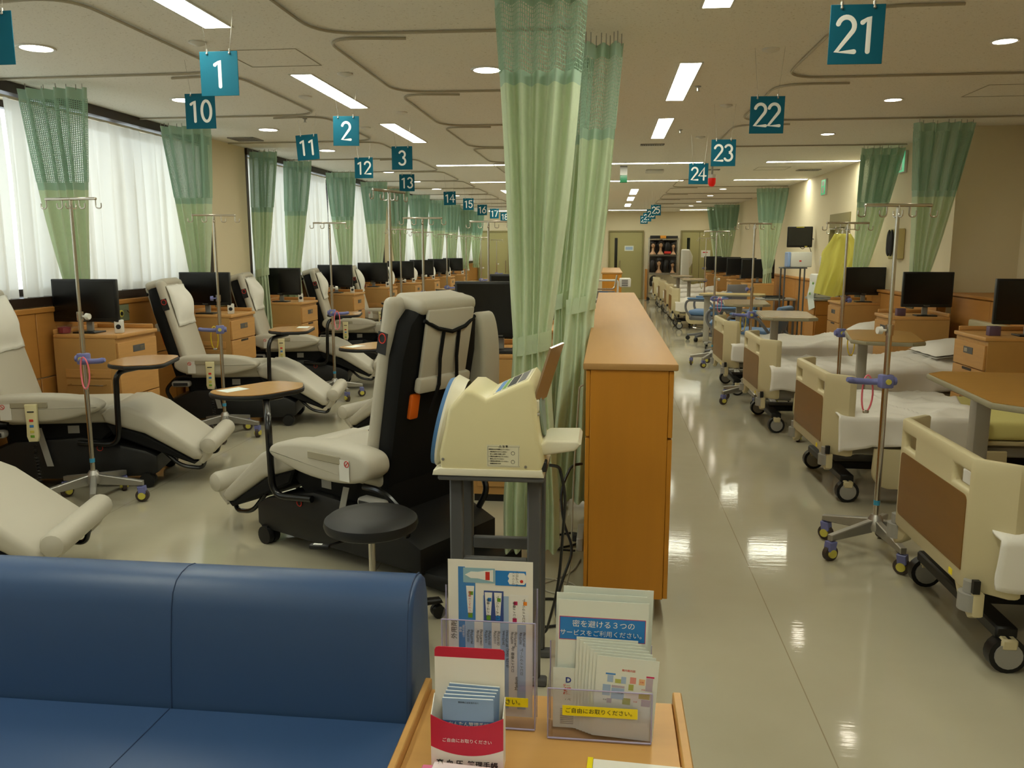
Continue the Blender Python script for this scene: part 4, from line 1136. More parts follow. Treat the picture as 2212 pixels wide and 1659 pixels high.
drip_stand('steel drip stand before the window recliner by sign fourteen', -2.75, 12.3, 1.80, R(5), None)
drip_stand('steel drip stand before the window recliner by sign fifteen', -2.75, 14.2, 1.80, R(30), None)
drip_stand('steel drip stand before the window recliner by sign sixteen', -2.72, 16.0, 1.80, R(12), 'pink')
drip_stand('steel drip stand before the window recliner by sign seventeen', -2.7, 17.8, 1.80, R(40), None)
drip_stand('steel drip stand before the far door beside the windows', -3.0, 22.6, 1.80, R(0), None)
drip_stand('steel drip stand with a pink loop at the footboard of the bed by sign twenty-one', 1.39, 4.27, 1.76, R(190), 'pink')
drip_stand('steel drip stand with a yellow loop between the beds by signs twenty-one and twenty-two', 1.84, 6.77, 1.75, R(8), 'yellow')
drip_stand('steel drip stand with a yellow loop beyond the bed by sign twenty-three', 1.44, 8.55, 1.80, R(188), 'yellow')
drip_stand('steel drip stand with a pink loop beside the blue mobile chairs', 1.42, 11.3, 1.78, R(5), 'pink')
drip_stand('steel drip stand with a yellow loop at the far beds', 2.05, 18.0, 1.78, R(180), 'yellow')

# ------------------------------------------------------------------ hospital beds
def bed(label, x, y, rz=0.0, mattress=M_MATW, group='hospital beds', rail=True):
    """footboard at x=0, head towards +x"""
    t = T('hospital_bed', label, 'bed', (x, y, 0), rz, group)
    def pt(name, key, m, fn, **k):
        return O(name, fn, m, t, key=('bed', key), **k)
    def fb(g):
        def f(u, v, w):
            return (0.0 + w + max(0, abs(u) - 0.37) * 1.2, u, v)
        g.plate([-0.47, -0.37, -0.345, -0.20, 0.20, 0.345, 0.37, 0.47], [0.30, 0.672, 0.740, 0.80], [(2, 1), (4, 1)], 0.045, f)
    fo = pt('footboard', 'foot', M_BEDC, fb)
    O('footboard_foot', lambda g: g.prism([(-0.44, 0.31), (-0.25, 0.31), (-0.30, 0.25), (-0.40, 0.20), (-0.44, 0.22)], 0.012, 0.055, 'x', 0.01, 2), M_BEDC, fo, key=('bed', 'ff1'))
    O('footboard_foot', lambda g: g.prism([(0.44, 0.31), (0.25, 0.31), (0.30, 0.25), (0.40, 0.20), (0.44, 0.22)], 0.012, 0.055, 'x', 0.01, 2), M_BEDC, fo, key=('bed', 'ff2'))
    rp = fillet([(-0.345, 0.365, 0), (0.345, 0.365, 0), (0.345, 0.652, 0), (-0.345, 0.652, 0), (-0.345, 0.365, 0)], 0.03, 4)
    rp = [(p.x, p.y) for p in rp[1:]]
    O('walnut_panel', lambda g: g.prism(rp[:-1] if (Vector(rp[0]) - Vector(rp[-1])).length < 1e-4 else rp, -0.003, 0.004, 'x'), M_PANEL, fo, key=('bed', 'panel'), label='brown wood-grain panel of the footboard')
    O('warning_sticker', lambda g: g.box(-0.002, 0.0005, -0.275, -0.245, 0.315, 0.338), M_YTAPE, fo, key=('bed', 'stick'))
    for a in (-1, 1):
        bu = O('bumper', lambda g: g.cyl((0.0, 0, 0.235), (0.0, 0, 0.30), 0.042, None, 16).cyl((0.0, 0, 0.301), (0.0, 0, 0.345), 0.026, None, 14), M_GREYP, fo, (0.02, a * 0.395, 0), key=('bed', 'bump'))
        O('cord_hook', lambda g: g.box(-0.012, 0.012, -0.05, -0.03, 0.31, 0.36), M_BLACKP, bu, key=('bed', 'chook'))
    pt('headboard', 'head', M_BEDC, lambda g: g.rbox(2.02, 2.07, -0.46, 0.46, 0.32, 0.92, 0.02, 2))
    pt('frame', 'frame', M_BEDG, lambda g: g.rbox(0.08, 2.0, -0.40, 0.40, 0.30, 0.37, 0.01, 1))
    pt('deck', 'deck', M_BEDC, lambda g: g.rbox(0.10, 2.0, -0.44, 0.44, 0.38, 0.41, 0.008, 1))
    pt('mattress', 'mat' + mattress.name, mattress, lambda g: g.rbox(0.09, 2.0, -0.45, 0.45, 0.415, 0.535, 0.03, 3))
    pt('lower_frame', 'lowf', M_BLACKP, lambda g: g.rbox(0.16, 1.86, -0.10, 0.10, 0.13, 0.18, 0.008, 1).rbox(0.12, 0.20, -0.40, 0.40, 0.12, 0.17, 0.008, 1).rbox(1.80, 1.88, -0.40, 0.40, 0.12, 0.17, 0.008, 1).rbox(0.5, 0.58, -0.05, 0.05, 0.17, 0.31, 0.008, 1).rbox(1.4, 1.48, -0.05, 0.05, 0.17, 0.31, 0.008, 1))
    for (cx, cy) in ((0.16, -0.40), (0.16, 0.40), (1.84, -0.40), (1.84, 0.40)):
        c = pt('caster', 'cw', M_BLACKP, lambda g: g.cyl((0, -0.025, 0.068), (0, 0.025, 0.068), 0.068, None, 20), loc=(cx, cy, 0))
        O('wheel_cover', lambda g: g.cyl((0, -0.031, 0.068), (0, 0.031, 0.068), 0.050, None, 18), M_GREYP, c, key=('bed', 'wc'))
        O('caster_stem', lambda g: g.rbox(-0.03, 0.03, -0.034, 0.034, 0.09, 0.135, 0.008, 1), M_BEDC, c, key=('bed', 'stem'))
    if rail:
        def sr(g):
            pl = fillet([(0.28, 0.36, 0), (0.27, 0.18, 0), (0.34, 0.11, 0), (0.98, 0.11, 0), (1.05, 0.18, 0), (1.04, 0.36, 0)], 0.09, 5)
            g.prism([(p.x, p.y) for p in pl], -0.50, -0.465, 'y', 0.010, 2)
        ra = pt('side_rail', 'rail', M_BEDC, sr)
        O('rail_slot', lambda g: g.rbox(0.44, 0.90, -0.503, -0.497, 0.27, 0.315, 0.002, 1), M_BLK, ra, key=('bed', 'slot'))
        O('rail_wood', lambda g: g.rbox(0.44, 0.90, -0.504, -0.499, 0.215, 0.245, 0.002, 1), M_PANEL, ra, key=('bed', 'rwood'))
    return t
def blanket(label, x, y, rz, x0, x1, seed, drop=0.17, m=None, hump=0.05, group='bed blankets'):
    def fn(g):
        W = 0.455
        tot = 2 * (W + drop)
        def f(u, v):
            s = (v - 0.5) * tot
            xx = x0 + (x1 - x0) * u
            n1 = noise.noise(Vector((xx * 3.0, s * 3.2, seed)))
            n2 = noise.noise(Vector((xx * 8 + 4, s * 7.0, seed * 2.1)))
            n3 = abs(noise.noise(Vector((xx * 5 + s * 6, s * 2 - xx, seed + 5))))
            rg_ = max(0.0, 1 - 2.6 * abs(noise.noise(Vector((xx * 4.2 + s * 2.2, s * 3.4 - xx * 1.1, seed * 1.3))))) ** 2
            wr = 0.030 * n1 + 0.014 * n2 + 0.024 * n3 + 0.026 * rg_ - 0.012
            r = 0.05
            a = abs(s)
            if a < W:
                yy = s; zz = 0.560 + hump * math.exp(-((xx - 1.55) / 0.5) ** 2) + wr * 1.0 - 0.02 * (a / W) ** 4
            else:
                k = a - W
                yy = math.copysign(W + 0.022 + 0.022 * n1 + 0.02 * (k / drop) * n2 + 0.012, s)
                zz = 0.552 - k + wr * 0.4 + hump * 0.5 * math.exp(-((xx - 1.55) / 0.5) ** 2)
                zz += 0.02 * math.sin(xx * 9 + seed) * (k / drop)
            return (xx + 0.012 * n2, yy, zz)
        g.grid(f, 90, 66)
    o = O('blanket', fn, m or M_SHEET, None, (x, y, 0), (0, 0, rz), sharp=180)
    sm = o.modifiers.new('thick', 'SOLIDIFY'); sm.thickness = 0.012; sm.offset = 1
    return tag(o, label, 'blanket', group)
BEDS = [(1.335, 3.47, 0, 'by sign twenty-one, nearest the sofa', M_MATW, 0.07, 1.95), (1.335, 5.58, 1, 'by sign twenty-two with a yellow mattress', M_MATY, 0.06, 0.93),
        (1.29, 7.55, 1, 'by sign twenty-three', M_MATW, 0.07, 1.95), (1.24, 9.40, 1, 'by sign twenty-four', M_MATW, 0.07, 1.95),
        (1.26, 16.95, 0, 'by sign twenty-five', M_MATW, 0.07, 1.95), (1.30, 19.0, 0, 'by sign twenty-six', M_MATW, 0.07, 1.95), (1.28, 21.05, 0, 'by sign twenty-seven', M_MATW, 0.07, 1.95), (1.26, 23.2, 0, 'by sign twenty-eight', M_MATW, 0.07, 1.95)]
for i, (x, y, a, d, mm, b0, b1) in enumerate(BEDS):
    bed('cream hospital bed ' + d, x, y, R(a), mm)
    blanket('wrinkled white blanket on the bed ' + d, x, y, R(a), b0, b1, 3.3 + i * 7.7, drop=0.20 if i == 1 else 0.19, hump=0.05 if i != 1 else 0.0)
pw = G()
def pil(u, v):
    a, b = 2 * u - 1, 2 * v - 1
    return (a * 0.22, b * 0.30, 0.02 + 0.075 * (1 - a ** 4) * (1 - b ** 4) + 0.006 * noise.noise(Vector((a * 3, b * 3, 1))))
for i, (x, y) in enumerate(((2.98, 7.62), (2.92, 9.46), (2.94, 17.0), (2.98, 19.0))):
    g = G().grid(pil, 14, 14)
    g.grid(lambda u, v: (pil(u, v)[0], pil(u, v)[1], 0.0), 14, 14)
    tag(O('pillow', g, M_SHEET, None, (x, y, 0.665), (0, R(-8), R(2)), sharp=180), 'white pillow at the head of the bed by sign ' + ('twenty-three', 'twenty-four', 'twenty-five', 'twenty-six')[i], 'pillow', 'bed pillows')

# ------------------------------------------------------------------ overbed tables
def overbed(label, x, y, rz, top=0.95, L=0.98, W=0.44, m=M_OVERBED, col=(0.12, 0.42), group='overbed tables'):
    """top centred at (x, y); its long side along local y; column under local (col)"""
    t = T('overbed_table', label, 'table', (x, y, 0), rz, group)
    c = 0.09
    def pl(k):
        w, l = W / 2 - k, L / 2 - k
        return [(-w + c, -l), (w - c, -l), (w, -l + c), (w, l - c), (w - c, l), (-w + c, l), (-w, l - c), (-w, -l + c)]
    tp = O('table_top', G().prism(pl(0.008), 0.0, 0.003, 'z'), m, t, (0, 0, top))
    O('edge_band', G().prism(pl(0), -0.026, -0.0004, 'z', 0.006, 2), mat('edge_band_grey', (146, 138, 112), 0.5), tp)
    cx, cy = col
    O('column', G().rbox(cx - 0.035, cx + 0.035, cy - 0.045, cy + 0.045, 0.10, top - 0.06, 0.008, 2), mat('column_grey', (168, 162, 148), 0.5), t)
    O('column_head', G().rbox(cx - 0.12, cx + 0.12, cy - 0.14, cy + 0.06, top - 0.06, top - 0.027, 0.006, 1), M_GREYP, t)
    bs = O('base', G().rbox(cx - 0.03, cx + 0.03, cy - 0.42, cy + 0.02, 0.075, 0.11, 0.01, 1).rbox(cx - 0.19, cx + 0.19, cy - 0.05, cy + 0.02, 0.07, 0.105, 0.01, 1), M_GREYP, t)
    for (a, b) in ((cx - 0.17, cy - 0.015), (cx + 0.17, cy - 0.015), (cx, cy - 0.39)):
        O('caster', lambda g: g.cyl((0, -0.01, 0.025), (0, 0.01, 0.025), 0.025, None, 14).cyl((0, 0, 0.03), (0, 0, 0.08), 0.008, None, 8), M_BLACKP, t, (a, b, 0), key='obcast')
    return t
overbed('brown overbed table above the bed by sign twenty-one', 1.83, 3.83, R(-3), 0.945, 0.98, 0.56, M_OVERBED, (-0.02, 0.40))
overbed('olive-brown overbed table above the bed by sign twenty-two', 1.93, 6.06, R(-12), 0.95, 0.86, 0.46, M_OVERBED, (-0.10, 0.35))
overbed('grey-brown overbed table above the bed by sign twenty-three', 1.66, 7.98, R(-6), 0.95, 0.94, 0.48, M_OVERBED2, (-0.06, 0.40))
overbed('olive overbed table above the bed by sign twenty-four', 1.60, 9.9, R(-6), 0.945, 0.95, 0.50, M_OVERBED2, (-0.05, 0.38))
overbed('grey overbed table at the bed by sign twenty-five', 1.75, 17.4, R(0), 0.95, 0.95, 0.46, M_OVERBED2, (-0.05, 0.36))
overbed('grey overbed table at the bed by sign twenty-six', 1.7, 19.5, R(0), 0.95, 0.95, 0.46, M_OVERBED2, (-0.05, 0.36))

# ------------------------------------------------------------------ partition cupboard down the middle
PX0, PX1, PY0, PY1, PH = -0.078, 0.272, 3.32, 8.86, 1.10
pt_ = T('partition_cupboard', 'long orange wooden partition cupboard with a pale worktop beside the bed walkway', 'cupboard', (0, 0, 0))
O('worktop', G().rbox(PX0 - 0.012, PX1 + 0.016, PY0 - 0.015, PY1 + 0.01, PH - 0.028, PH, 0.006, 2), M_PARTTOP, pt_)
O('end_panel', G().rbox(PX0 + 0.018, PX1 - 0.020, PY0, PY0 + 0.02, 0.105, PH - 0.029, 0.002, 1), M_PART, pt_)
O('carcass', G().box(PX0 + 0.018, PX1 - 0.020, PY0 + 0.021, PY1, 0.105, PH - 0.029), M_PART, pt_)
O('plinth', G().box(PX0 + 0.06, PX1 - 0.05, PY0 + 0.03, PY1 - 0.02, 0.0, 0.104), mat('plinth_grey', (150, 146, 132), 0.5), pt_)
n = 6
w = (PY1 - PY0) / n
for i in range(n):
    for (z0, z1) in ((0.108, 0.788), (0.796, PH - 0.032)):
        for (xa, xb) in ((PX0, PX0 + 0.017), (PX1 - 0.019, PX1)):
            O('door_panel', G().rbox(xa, xb, PY0 + i * w + 0.002, PY0 + (i + 1) * w - 0.002, z0, z1, 0.002, 1), M_PART, pt_)

# ------------------------------------------------------------------ blood pressure monitor on its stand
bp = T('blood_pressure_monitor', 'ivory arm-in blood pressure monitor with blue cuff ring on grey stand', 'monitor', (0, 0, 0))
BPY0, BPY1 = 2.70, 3.02
O('body', G().prism([(-0.552, 0.800), (-0.560, 0.86), (-0.525, 1.02), (-0.470, 1.083), (-0.440, 1.083), (-0.395, 1.056), (-0.340, 1.082), (-0.250, 1.123), (-0.236, 1.105), (-0.216, 0.905), (-0.200, 0.842), (-0.214, 0.800)], BPY0, BPY1, 'y', 0.016, 3), M_BPC, bp)
O('base_skirt', G().prism([(-0.582, 0.789), (-0.578, 0.806), (-0.555, 0.814), (-0.208, 0.814), (-0.200, 0.789)], BPY0 - 0.006, BPY1 + 0.006, 'y', 0.004, 2), M_BPW, bp)
rg = G()
nr = 36
def ringpts(rr, off):
    out = []
    for k in range(nr):
        a = 2 * PI * k / nr
        yy_ = 2.86 + rr * 0.96 * math.cos(a)
        hz = rr * 1.05 * math.sin(a)
        out.append((-0.541 + off + (hz) * 0.22, yy_, 0.945 + hz))
    return out
def band(p, q):
    rg.add(p + q, [(k, (k + 1) % nr, nr + (k + 1) % nr, nr + k) for k in range(nr)])
band(ringpts(0.140, 0.03), ringpts(0.158, -0.012)); band(ringpts(0.158, -0.012), ringpts(0.146, -0.026)); band(ringpts(0.146, -0.026), ringpts(0.105, -0.026)); band(ringpts(0.105, -0.026), ringpts(0.10, 0.06))
O('cuff_rim', rg, M_BPW, bp)
rg = G()
band(ringpts(0.150, -0.020), ringpts(0.146, -0.036)); band(ringpts(0.146, -0.036), ringpts(0.112, -0.037)); band(ringpts(0.112, -0.037), ringpts(0.102, 0.0))
O('cuff_ring', rg, M_BLUEC, bp, label='blue cuff ring')
O('cuff_lining', G().add(ringpts(0.104, 0.03), [tuple(range(nr))]), M_BLK, bp)
cp_ = O('control_panel', G().add([(-0.375, 2.73, 1.0675), (-0.258, 2.73, 1.1215), (-0.258, 2.99, 1.1215), (-0.375, 2.99, 1.0675), (-0.375, 2.73, 1.062), (-0.258, 2.73, 1.116), (-0.258, 2.99, 1.116), (-0.375, 2.99, 1.062)], [(0, 1, 2, 3), (7, 6, 5, 4), (0, 4, 5, 1), (1, 5, 6, 2), (2, 6, 7, 3), (3, 7, 4, 0)]), M_BPW, bp)
for (x0, x1, m) in ((-0.37, -0.352, M_BLUEM), (-0.348, -0.335, M_GREEN), (-0.33, -0.30, M_BLK), (-0.295, -0.268, M_GREYM)):
    f = lambda x: 1.0675 + (x + 0.375) * 0.4615 + 0.0010
    O('display', G().add([(x0, 2.75, f(x0)), (x1, 2.75, f(x1)), (x1, 2.97, f(x1)), (x0, 2.97, f(x0)), (x0, 2.75, f(x0) - 0.001), (x1, 2.75, f(x1) - 0.001), (x1, 2.97, f(x1) - 0.001), (x0, 2.97, f(x0) - 0.001)], [(0, 1, 2, 3), (7, 6, 5, 4), (0, 4, 5, 1), (1, 5, 6, 2), (2, 6, 7, 3), (3, 7, 4, 0)]), m, cp_)
O('printer_lid', G().add([(-0.246, 2.73, 1.035), (-0.212, 2.90, 1.035), (-0.152, 2.90, 1.228), (-0.186, 2.73, 1.228), (-0.240, 2.727, 1.032), (-0.206, 2.897, 1.032), (-0.146, 2.897, 1.225), (-0.180, 2.727, 1.225)], [(0, 1, 2, 3), (7, 6, 5, 4), (0, 3, 7, 4), (1, 5, 6, 2), (3, 2, 6, 7), (0, 4, 5, 1)]), mat('smoked_lid', (150, 124, 96), 0.25), bp)
for yy_ in (2.76, 2.96):
    O('lid_clip', G().rbox(-0.250, -0.222, yy_ - 0.012, yy_ + 0.012, 1.005, 1.045, 0.003, 1), M_BPW, bp)
gm = G().prism([(2.86 + 0.075 * math.cos(k * PI / 14), 0.985 + 0.085 * math.sin(k * PI / 14)) for k in range(28)], -0.2235, -0.213, 'x', 0.003, 1)
gm.v = [(vx + (vz - 0.985) * -0.10, vy, vz) for vx, vy, vz in gm.v]
O('elbow_opening', gm, mat('grey_green_mesh', (134, 148, 134), 0.7), bp)
O('arm_tray', G().prism([(-0.222, 0.852), (-0.228, 0.885), (-0.196, 0.908), (-0.088, 0.911), (-0.078, 0.897), (-0.098, 0.874)], 2.74, 2.96, 'y', 0.010, 3), M_BPW, bp)
O('power_inlet', G().rbox(-0.214, -0.192, 2.715, 2.76, 0.805, 0.84, 0.003, 1), M_BLK, bp)
for (sx, sz) in ((-0.545, 0.845), (-0.262, 0.826)):
    O('screw', G().cyl((sx, BPY0 - 0.0005, sz), (sx, BPY0 - 0.003, sz), 0.005, None, 10), M_ALU, bp)
for (sy, sz) in ((2.735, 1.0), (2.985, 1.0)):
    O('screw', G().cyl((-0.235, sy, sz), (-0.218, sy, sz), 0.006, None, 10), M_ALU, bp)
lb = O('caution_label', G().box(-0.394, -0.282, BPY0 - 0.0012, BPY0 + 0.0002, 0.823, 0.900), mat('label_cream', (222, 216, 186), 0.6), bp)
brd = G()
for k in range(22):
    u = -0.390 + k * 0.005
    brd.box(u, u + 0.0028, BPY0 - 0.002, BPY0 - 0.0013, 0.8935, 0.8945).box(u, u + 0.0028, BPY0 - 0.002, BPY0 - 0.0013, 0.8265, 0.8275)
for k in range(13):
    v = 0.829 + k * 0.005
    brd.box(-0.3905, -0.3895, BPY0 - 0.002, BPY0 - 0.0013, v, v + 0.0028).box(-0.2865, -0.2855, BPY0 - 0.002, BPY0 - 0.0013, v, v + 0.0028)
brd_o = O('label_border', brd, M_BLK, lb); brd_o['kind'] = 'stuff'
O('lettering', text_mesh('⚠ 注 意', 0.0085, M_BLK), M_BLK, lb, (-0.338, BPY0 - 0.0018, 0.8945), (R(90), 0, 0))
for k, tx in enumerate(('測定前は必ず安静にしてください', '1. 腕を奥まで入れてください', '   正しい姿勢で測定します', '2. 測定中は動かないでください', '   話をしないでください', '3. 測定後は腕を抜いてください', '   記録紙を取ります')):
    O('lettering', text_mesh(tx, 0.0048, M_BLK, ax='LEFT'), M_BLK, lb, (-0.387, BPY0 - 0.0018, 0.884 - k * 0.0082), (R(90), 0, 0))
O('diagram', G().tube([(-0.305 + 0.006 * math.cos(k * PI / 6), BPY0 - 0.0016, 0.872 + 0.006 * math.sin(k * PI / 6)) for k in range(12)], 0.0006, 4, True), M_BLK, lb)
O('diagram', G().tube([(-0.305 + 0.006 * math.cos(k * PI / 6), BPY0 - 0.0016, 0.842 + 0.006 * math.sin(k * PI / 6)) for k in range(12)], 0.0006, 4, True), M_BLK, lb)
st = T('monitor_stand', 'grey metal stand carrying the blood pressure monitor', 'stand', (0, 0, 0))
O('stand_top', G().rbox(-0.565, -0.200, 2.70, 3.03, 0.770, 0.788, 0.005, 1), M_GREYM, st)
for (x0, x1) in ((-0.535, -0.488), (-0.262, -0.214)):
    for (y0, y1) in ((2.755, 2.785), (2.97, 3.0)):
        O('leg', G().rbox(x0, x1, y0, y1, 0.03, 0.769, 0.006, 1), M_GREYM, st)
O('crossbar', G().rbox(-0.488, -0.262, 2.757, 2.783, 0.43, 0.475, 0.004, 1), M_GREYM, st)
O('crossbar', G().rbox(-0.488, -0.262, 2.972, 2.998, 0.43, 0.475, 0.004, 1), M_GREYM, st)
for y0 in (2.77, 2.985):
    O('foot_bar', G().rbox(-0.56, -0.19, y0 - 0.02, y0 + 0.02, 0.0, 0.03, 0.006, 1), M_GREYM, st)

# cables behind the stand
def cable(label, pts, r, m, group='floor cables', rad=0.12):
    return tag(O('cable', G().tube(fillet(pts, rad, 8), r, 7), m), label, 'cable', group)
cable('black power cord from the blood pressure monitor to the floor', [(-0.185, 2.735, 0.825), (-0.15, 2.74, 0.82), (-0.13, 2.80, 0.70), (-0.16, 2.95, 0.30), (-0.22, 3.1, 0.03), (-0.30, 3.15, 0.01)], 0.0055, M_CABLE)
cable('black cord looping out of the partition side', [(-0.095, 3.55, 0.62), (-0.14, 3.52, 0.62), (-0.185, 3.48, 0.52), (-0.17, 3.44, 0.38), (-0.12, 3.40, 0.28), (-0.16, 3.36, 0.18), (-0.20, 3.32, 0.04), (-0.16, 3.2, 0.008)], 0.006, M_CABLE)
cable('black cord coiled on the floor by the partition', [(-0.40, 3.38, 0.008), (-0.24, 3.52, 0.008), (-0.10, 3.45, 0.008), (-0.10, 3.28, 0.008), (-0.25, 3.20, 0.008), (-0.42, 3.26, 0.008)], 0.006, M_CABLE)
cable('grey cord coiled on the floor behind the curtain', [(-0.30, 3.75, 0.006), (-0.13, 3.70, 0.006), (-0.10, 3.58, 0.006), (-0.22, 3.56, 0.006), (-0.30, 3.64, 0.006), (-0.14, 3.82, 0.006), (-0.11, 4.0, 0.006)], 0.004, M_CABLEG)
cable('grey cord hanging from the partition side to the floor', [(-0.092, 3.50, 0.98), (-0.11, 3.50, 0.97), (-0.13, 3.52, 0.6), (-0.14, 3.55, 0.15), (-0.16, 3.62, 0.018)], 0.0035, M_CABLEG)
cable('black coiled cord beyond the blood pressure monitor', [(-0.30, 4.30, 0.008), (-0.13, 4.42, 0.008), (-0.11, 4.22, 0.008), (-0.26, 4.12, 0.008), (-0.14, 4.08, 0.02)], 0.006, M_CABLE)
so = T('wall_socket', 'small grey power strip fixed low on the partition side', 'socket', (-0.081, 3.50, 0.30))
O('box', G().rbox(-0.03, 0, -0.10, 0.10, -0.03, 0.03, 0.004, 1), M_GREYP, so)
O('plug', G().rbox(-0.05, -0.031, -0.02, 0.02, -0.015, 0.015, 0.003, 1), M_BLK, so)

# ------------------------------------------------------------------ black stool
sl = T('stool', 'round black vinyl stool on a steel column behind the sofa', 'stool', (-0.93, 3.13, 0))
O('seat', G().lathe([(0.05, 0.428), (0.16, 0.428), (0.183, 0.440), (0.19, 0.458), (0.186, 0.478), (0.168, 0.492), (0.10, 0.498), (0.004, 0.499)], 40), M_STOOL, sl)
O('seat_plate', G().cyl((0, 0, 0.405), (0, 0, 0.4275), 0.06, None, 18), M_BLACKP, sl)
O('column', G().cyl((0, 0, 0.17), (0, 0, 0.405), 0.014, None, 16).cyl((0, 0, 0.09), (0, 0, 0.20), 0.025, None, 16), M_STEEL, sl)
lvv = O('lever', G().tube([(-0.03, -0.05, 0.418), (-0.13, -0.15, 0.412)], 0.006, 6).rbox(-0.20, -0.12, -0.175, -0.145, 0.402, 0.42, 0.006, 2), M_BLACKP, sl)
O('lever_print', G().box(-0.185, -0.15, -0.166, -0.154, 0.4202, 0.4208), M_WHITE, sl)
for k in range(5):
    a = 2 * PI * k / 5 - 0.70
    O('leg', lambda g: g.prism([(0.0, 0.07), (0.0, 0.11), (0.29, 0.085), (0.30, 0.065)], -0.02, 0.02, 'y', 0.006, 1), M_BLACKP, sl, None, (0, 0, a), key='stleg')
    O('caster', lambda g: g.cyl((0, -0.022, 0.028), (0, -0.003, 0.028), 0.028, None, 16).cyl((0, 0.003, 0.028), (0, 0.022, 0.028), 0.028, None, 16).cyl((0, 0, 0.03), (0, 0, 0.07), 0.007, None, 8), M_BLACKP, sl, (0.28 * math.cos(a), 0.28 * math.sin(a), 0), (0, 0, a), key='stcast')

# ------------------------------------------------------------------ blue sofa in front
sf = T('sofa', 'blue vinyl waiting-room sofa in the foreground', 'sofa', (0, 0, 0))
def cushion(g, x0, x1, prof):
    g.prism(prof, x0, x1, 'x', 0.022, 3)
BACK = [(1.845, 0.34), (1.856, 0.46), (1.868, 0.57), (1.880, 0.645), (1.892, 0.685), (1.912, 0.708), (1.94, 0.719), (1.975, 0.723), (2.01, 0.717), (2.04, 0.698), (2.062, 0.65), (2.09, 0.34)]
SEAT = [(1.22, 0.26), (1.215, 0.36), (1.235, 0.400), (1.30, 0.412), (1.84, 0.395), (1.842, 0.26)]
XS = [(-2.40, -0.462)]
for (a, b) in XS:
    O('back_cushion', G().prism(BACK, a, b, 'x', 0.012, 3), M_SOFA, sf)
    O('seat_cushion', G().prism(SEAT, a, b + (0.010 if b > -1 else 0), 'x', 0.014, 3), M_SOFA, sf)
O('back_seam', G().tube([(-1.0875, p[0] - 0.0005, p[1] + 0.0004) for p in BACK[:10]], 0.0016, 5), M_SEAM, sf)
O('seat_seam', G().tube([(-1.0875, p[0], p[1] + 0.0005) for p in SEAT[1:5]], 0.0016, 5), M_SEAM, sf)
O('end_piping', G().tube([(-0.474, p[0] + 0.002, p[1] + 0.001) for p in BACK[:10]], 0.0022, 5), M_SEAM, sf)
O('plinth', G().box(-2.38, -0.47, 1.28, 2.06, 0.10, 0.259), M_SOFA, sf)
for (x, y) in ((-2.3, 1.34), (-2.3, 2.0), (-0.55, 1.34), (-0.55, 2.0)):
    O('foot', lambda g: g.cyl((0, 0, 0), (0, 0, 0.10), 0.02, 0.028, 12), M_BLACKP, sf, (x, y, 0), key='sofafoot')

# ------------------------------------------------------------------ leaflet table and what stands on it
TZ = 0.45
lt_ = T('leaflet_table', 'small pale wooden side table with raised side rims beside the sofa', 'table', (0, 0, 0))
O('table_top', G().rbox(-0.425, 0.178, 1.18, 1.915, TZ - 0.025, TZ, 0.003, 1), M_TABLEWOOD, lt_)
for (a, b) in ((-0.443, -0.425), (0.178, 0.200)):
    O('side_panel', G().rbox(a, b, 1.18, 1.93, 0.0, TZ + 0.022, 0.003, 1), M_TABLEWOOD, lt_)
O('back_panel', G().rbox(-0.424, 0.177, 1.90, 1.915, 0.05, TZ - 0.026, 0.002, 1), M_TABLEWOOD, lt_)

def leaf(parent, name, m, x0, x1, z0, z1, y, th=0.0006):
    return O(name, G().box(x0, x1, y - th, y, z0, z1), m, parent)
def put(parent, s, size, m, x, z, y, rot=0, ax='CENTER', bold=0.0):
    return O('lettering', text_mesh(s, size, m, 0.0001, ax, 'CENTER', bold), m, parent, (x, y, z), (R(90), R(rot), 0))
def holder(label, x, y, w, h_back, h_front, d, rz=0.0, shape=0):
    t = T('leaflet_holder', label, 'leaflet holder', (x, y, TZ), rz)
    O('back_plate', G().box(-w / 2, w / 2, d - 0.003, d, 0.004, h_back), M_ACRYL, t)
    O('front_plate', G().box(-w / 2, w / 2, 0, 0.003, 0.004, h_front), M_ACRYL, t)
    O('floor_plate', G().box(-w / 2, w / 2, 0.0031, d - 0.0031, 0.002, 0.005), M_ACRYL, t)
    for s in (-1, 1):
        xx_ = s * w / 2
        O('side_plate', G().prism([(0.0, 0.004), (d, 0.004), (d, h_front * 1.05), (0.0, h_front)], xx_ - 0.0015, xx_ + 0.0015, 'x'), M_ACRYL, t)
        O('edge', G().tube([(xx_, 0, 0.004), (xx_, 0, h_front)], 0.0016, 5), M_ACRYLE, t)
        O('edge', G().tube([(xx_, d, 0.004), (xx_, d, h_back)], 0.0016, 5), M_ACRYLE, t)
    O('edge', G().tube([(-w / 2, 0, 0.004), (w / 2, 0, 0.004)], 0.0025, 5), M_ACRYLE, t)
    O('edge', G().tube([(-w / 2, 0, h_front), (w / 2, 0, h_front)], 0.0016, 5), M_ACRYLE, t)
    return t
h1 = holder('tall clear acrylic leaflet holder with a medicine price sheet', -0.255, 1.755, 0.215, 0.325, 0.265, 0.055)
O('tape', G().box(-0.02, 0.092, -0.0012, -0.0002, 0.060, 0.082), M_YTAPE, h1)
put(h1, 'ください。', 0.0155, M_BLK, 0.045, 0.071, -0.0018)
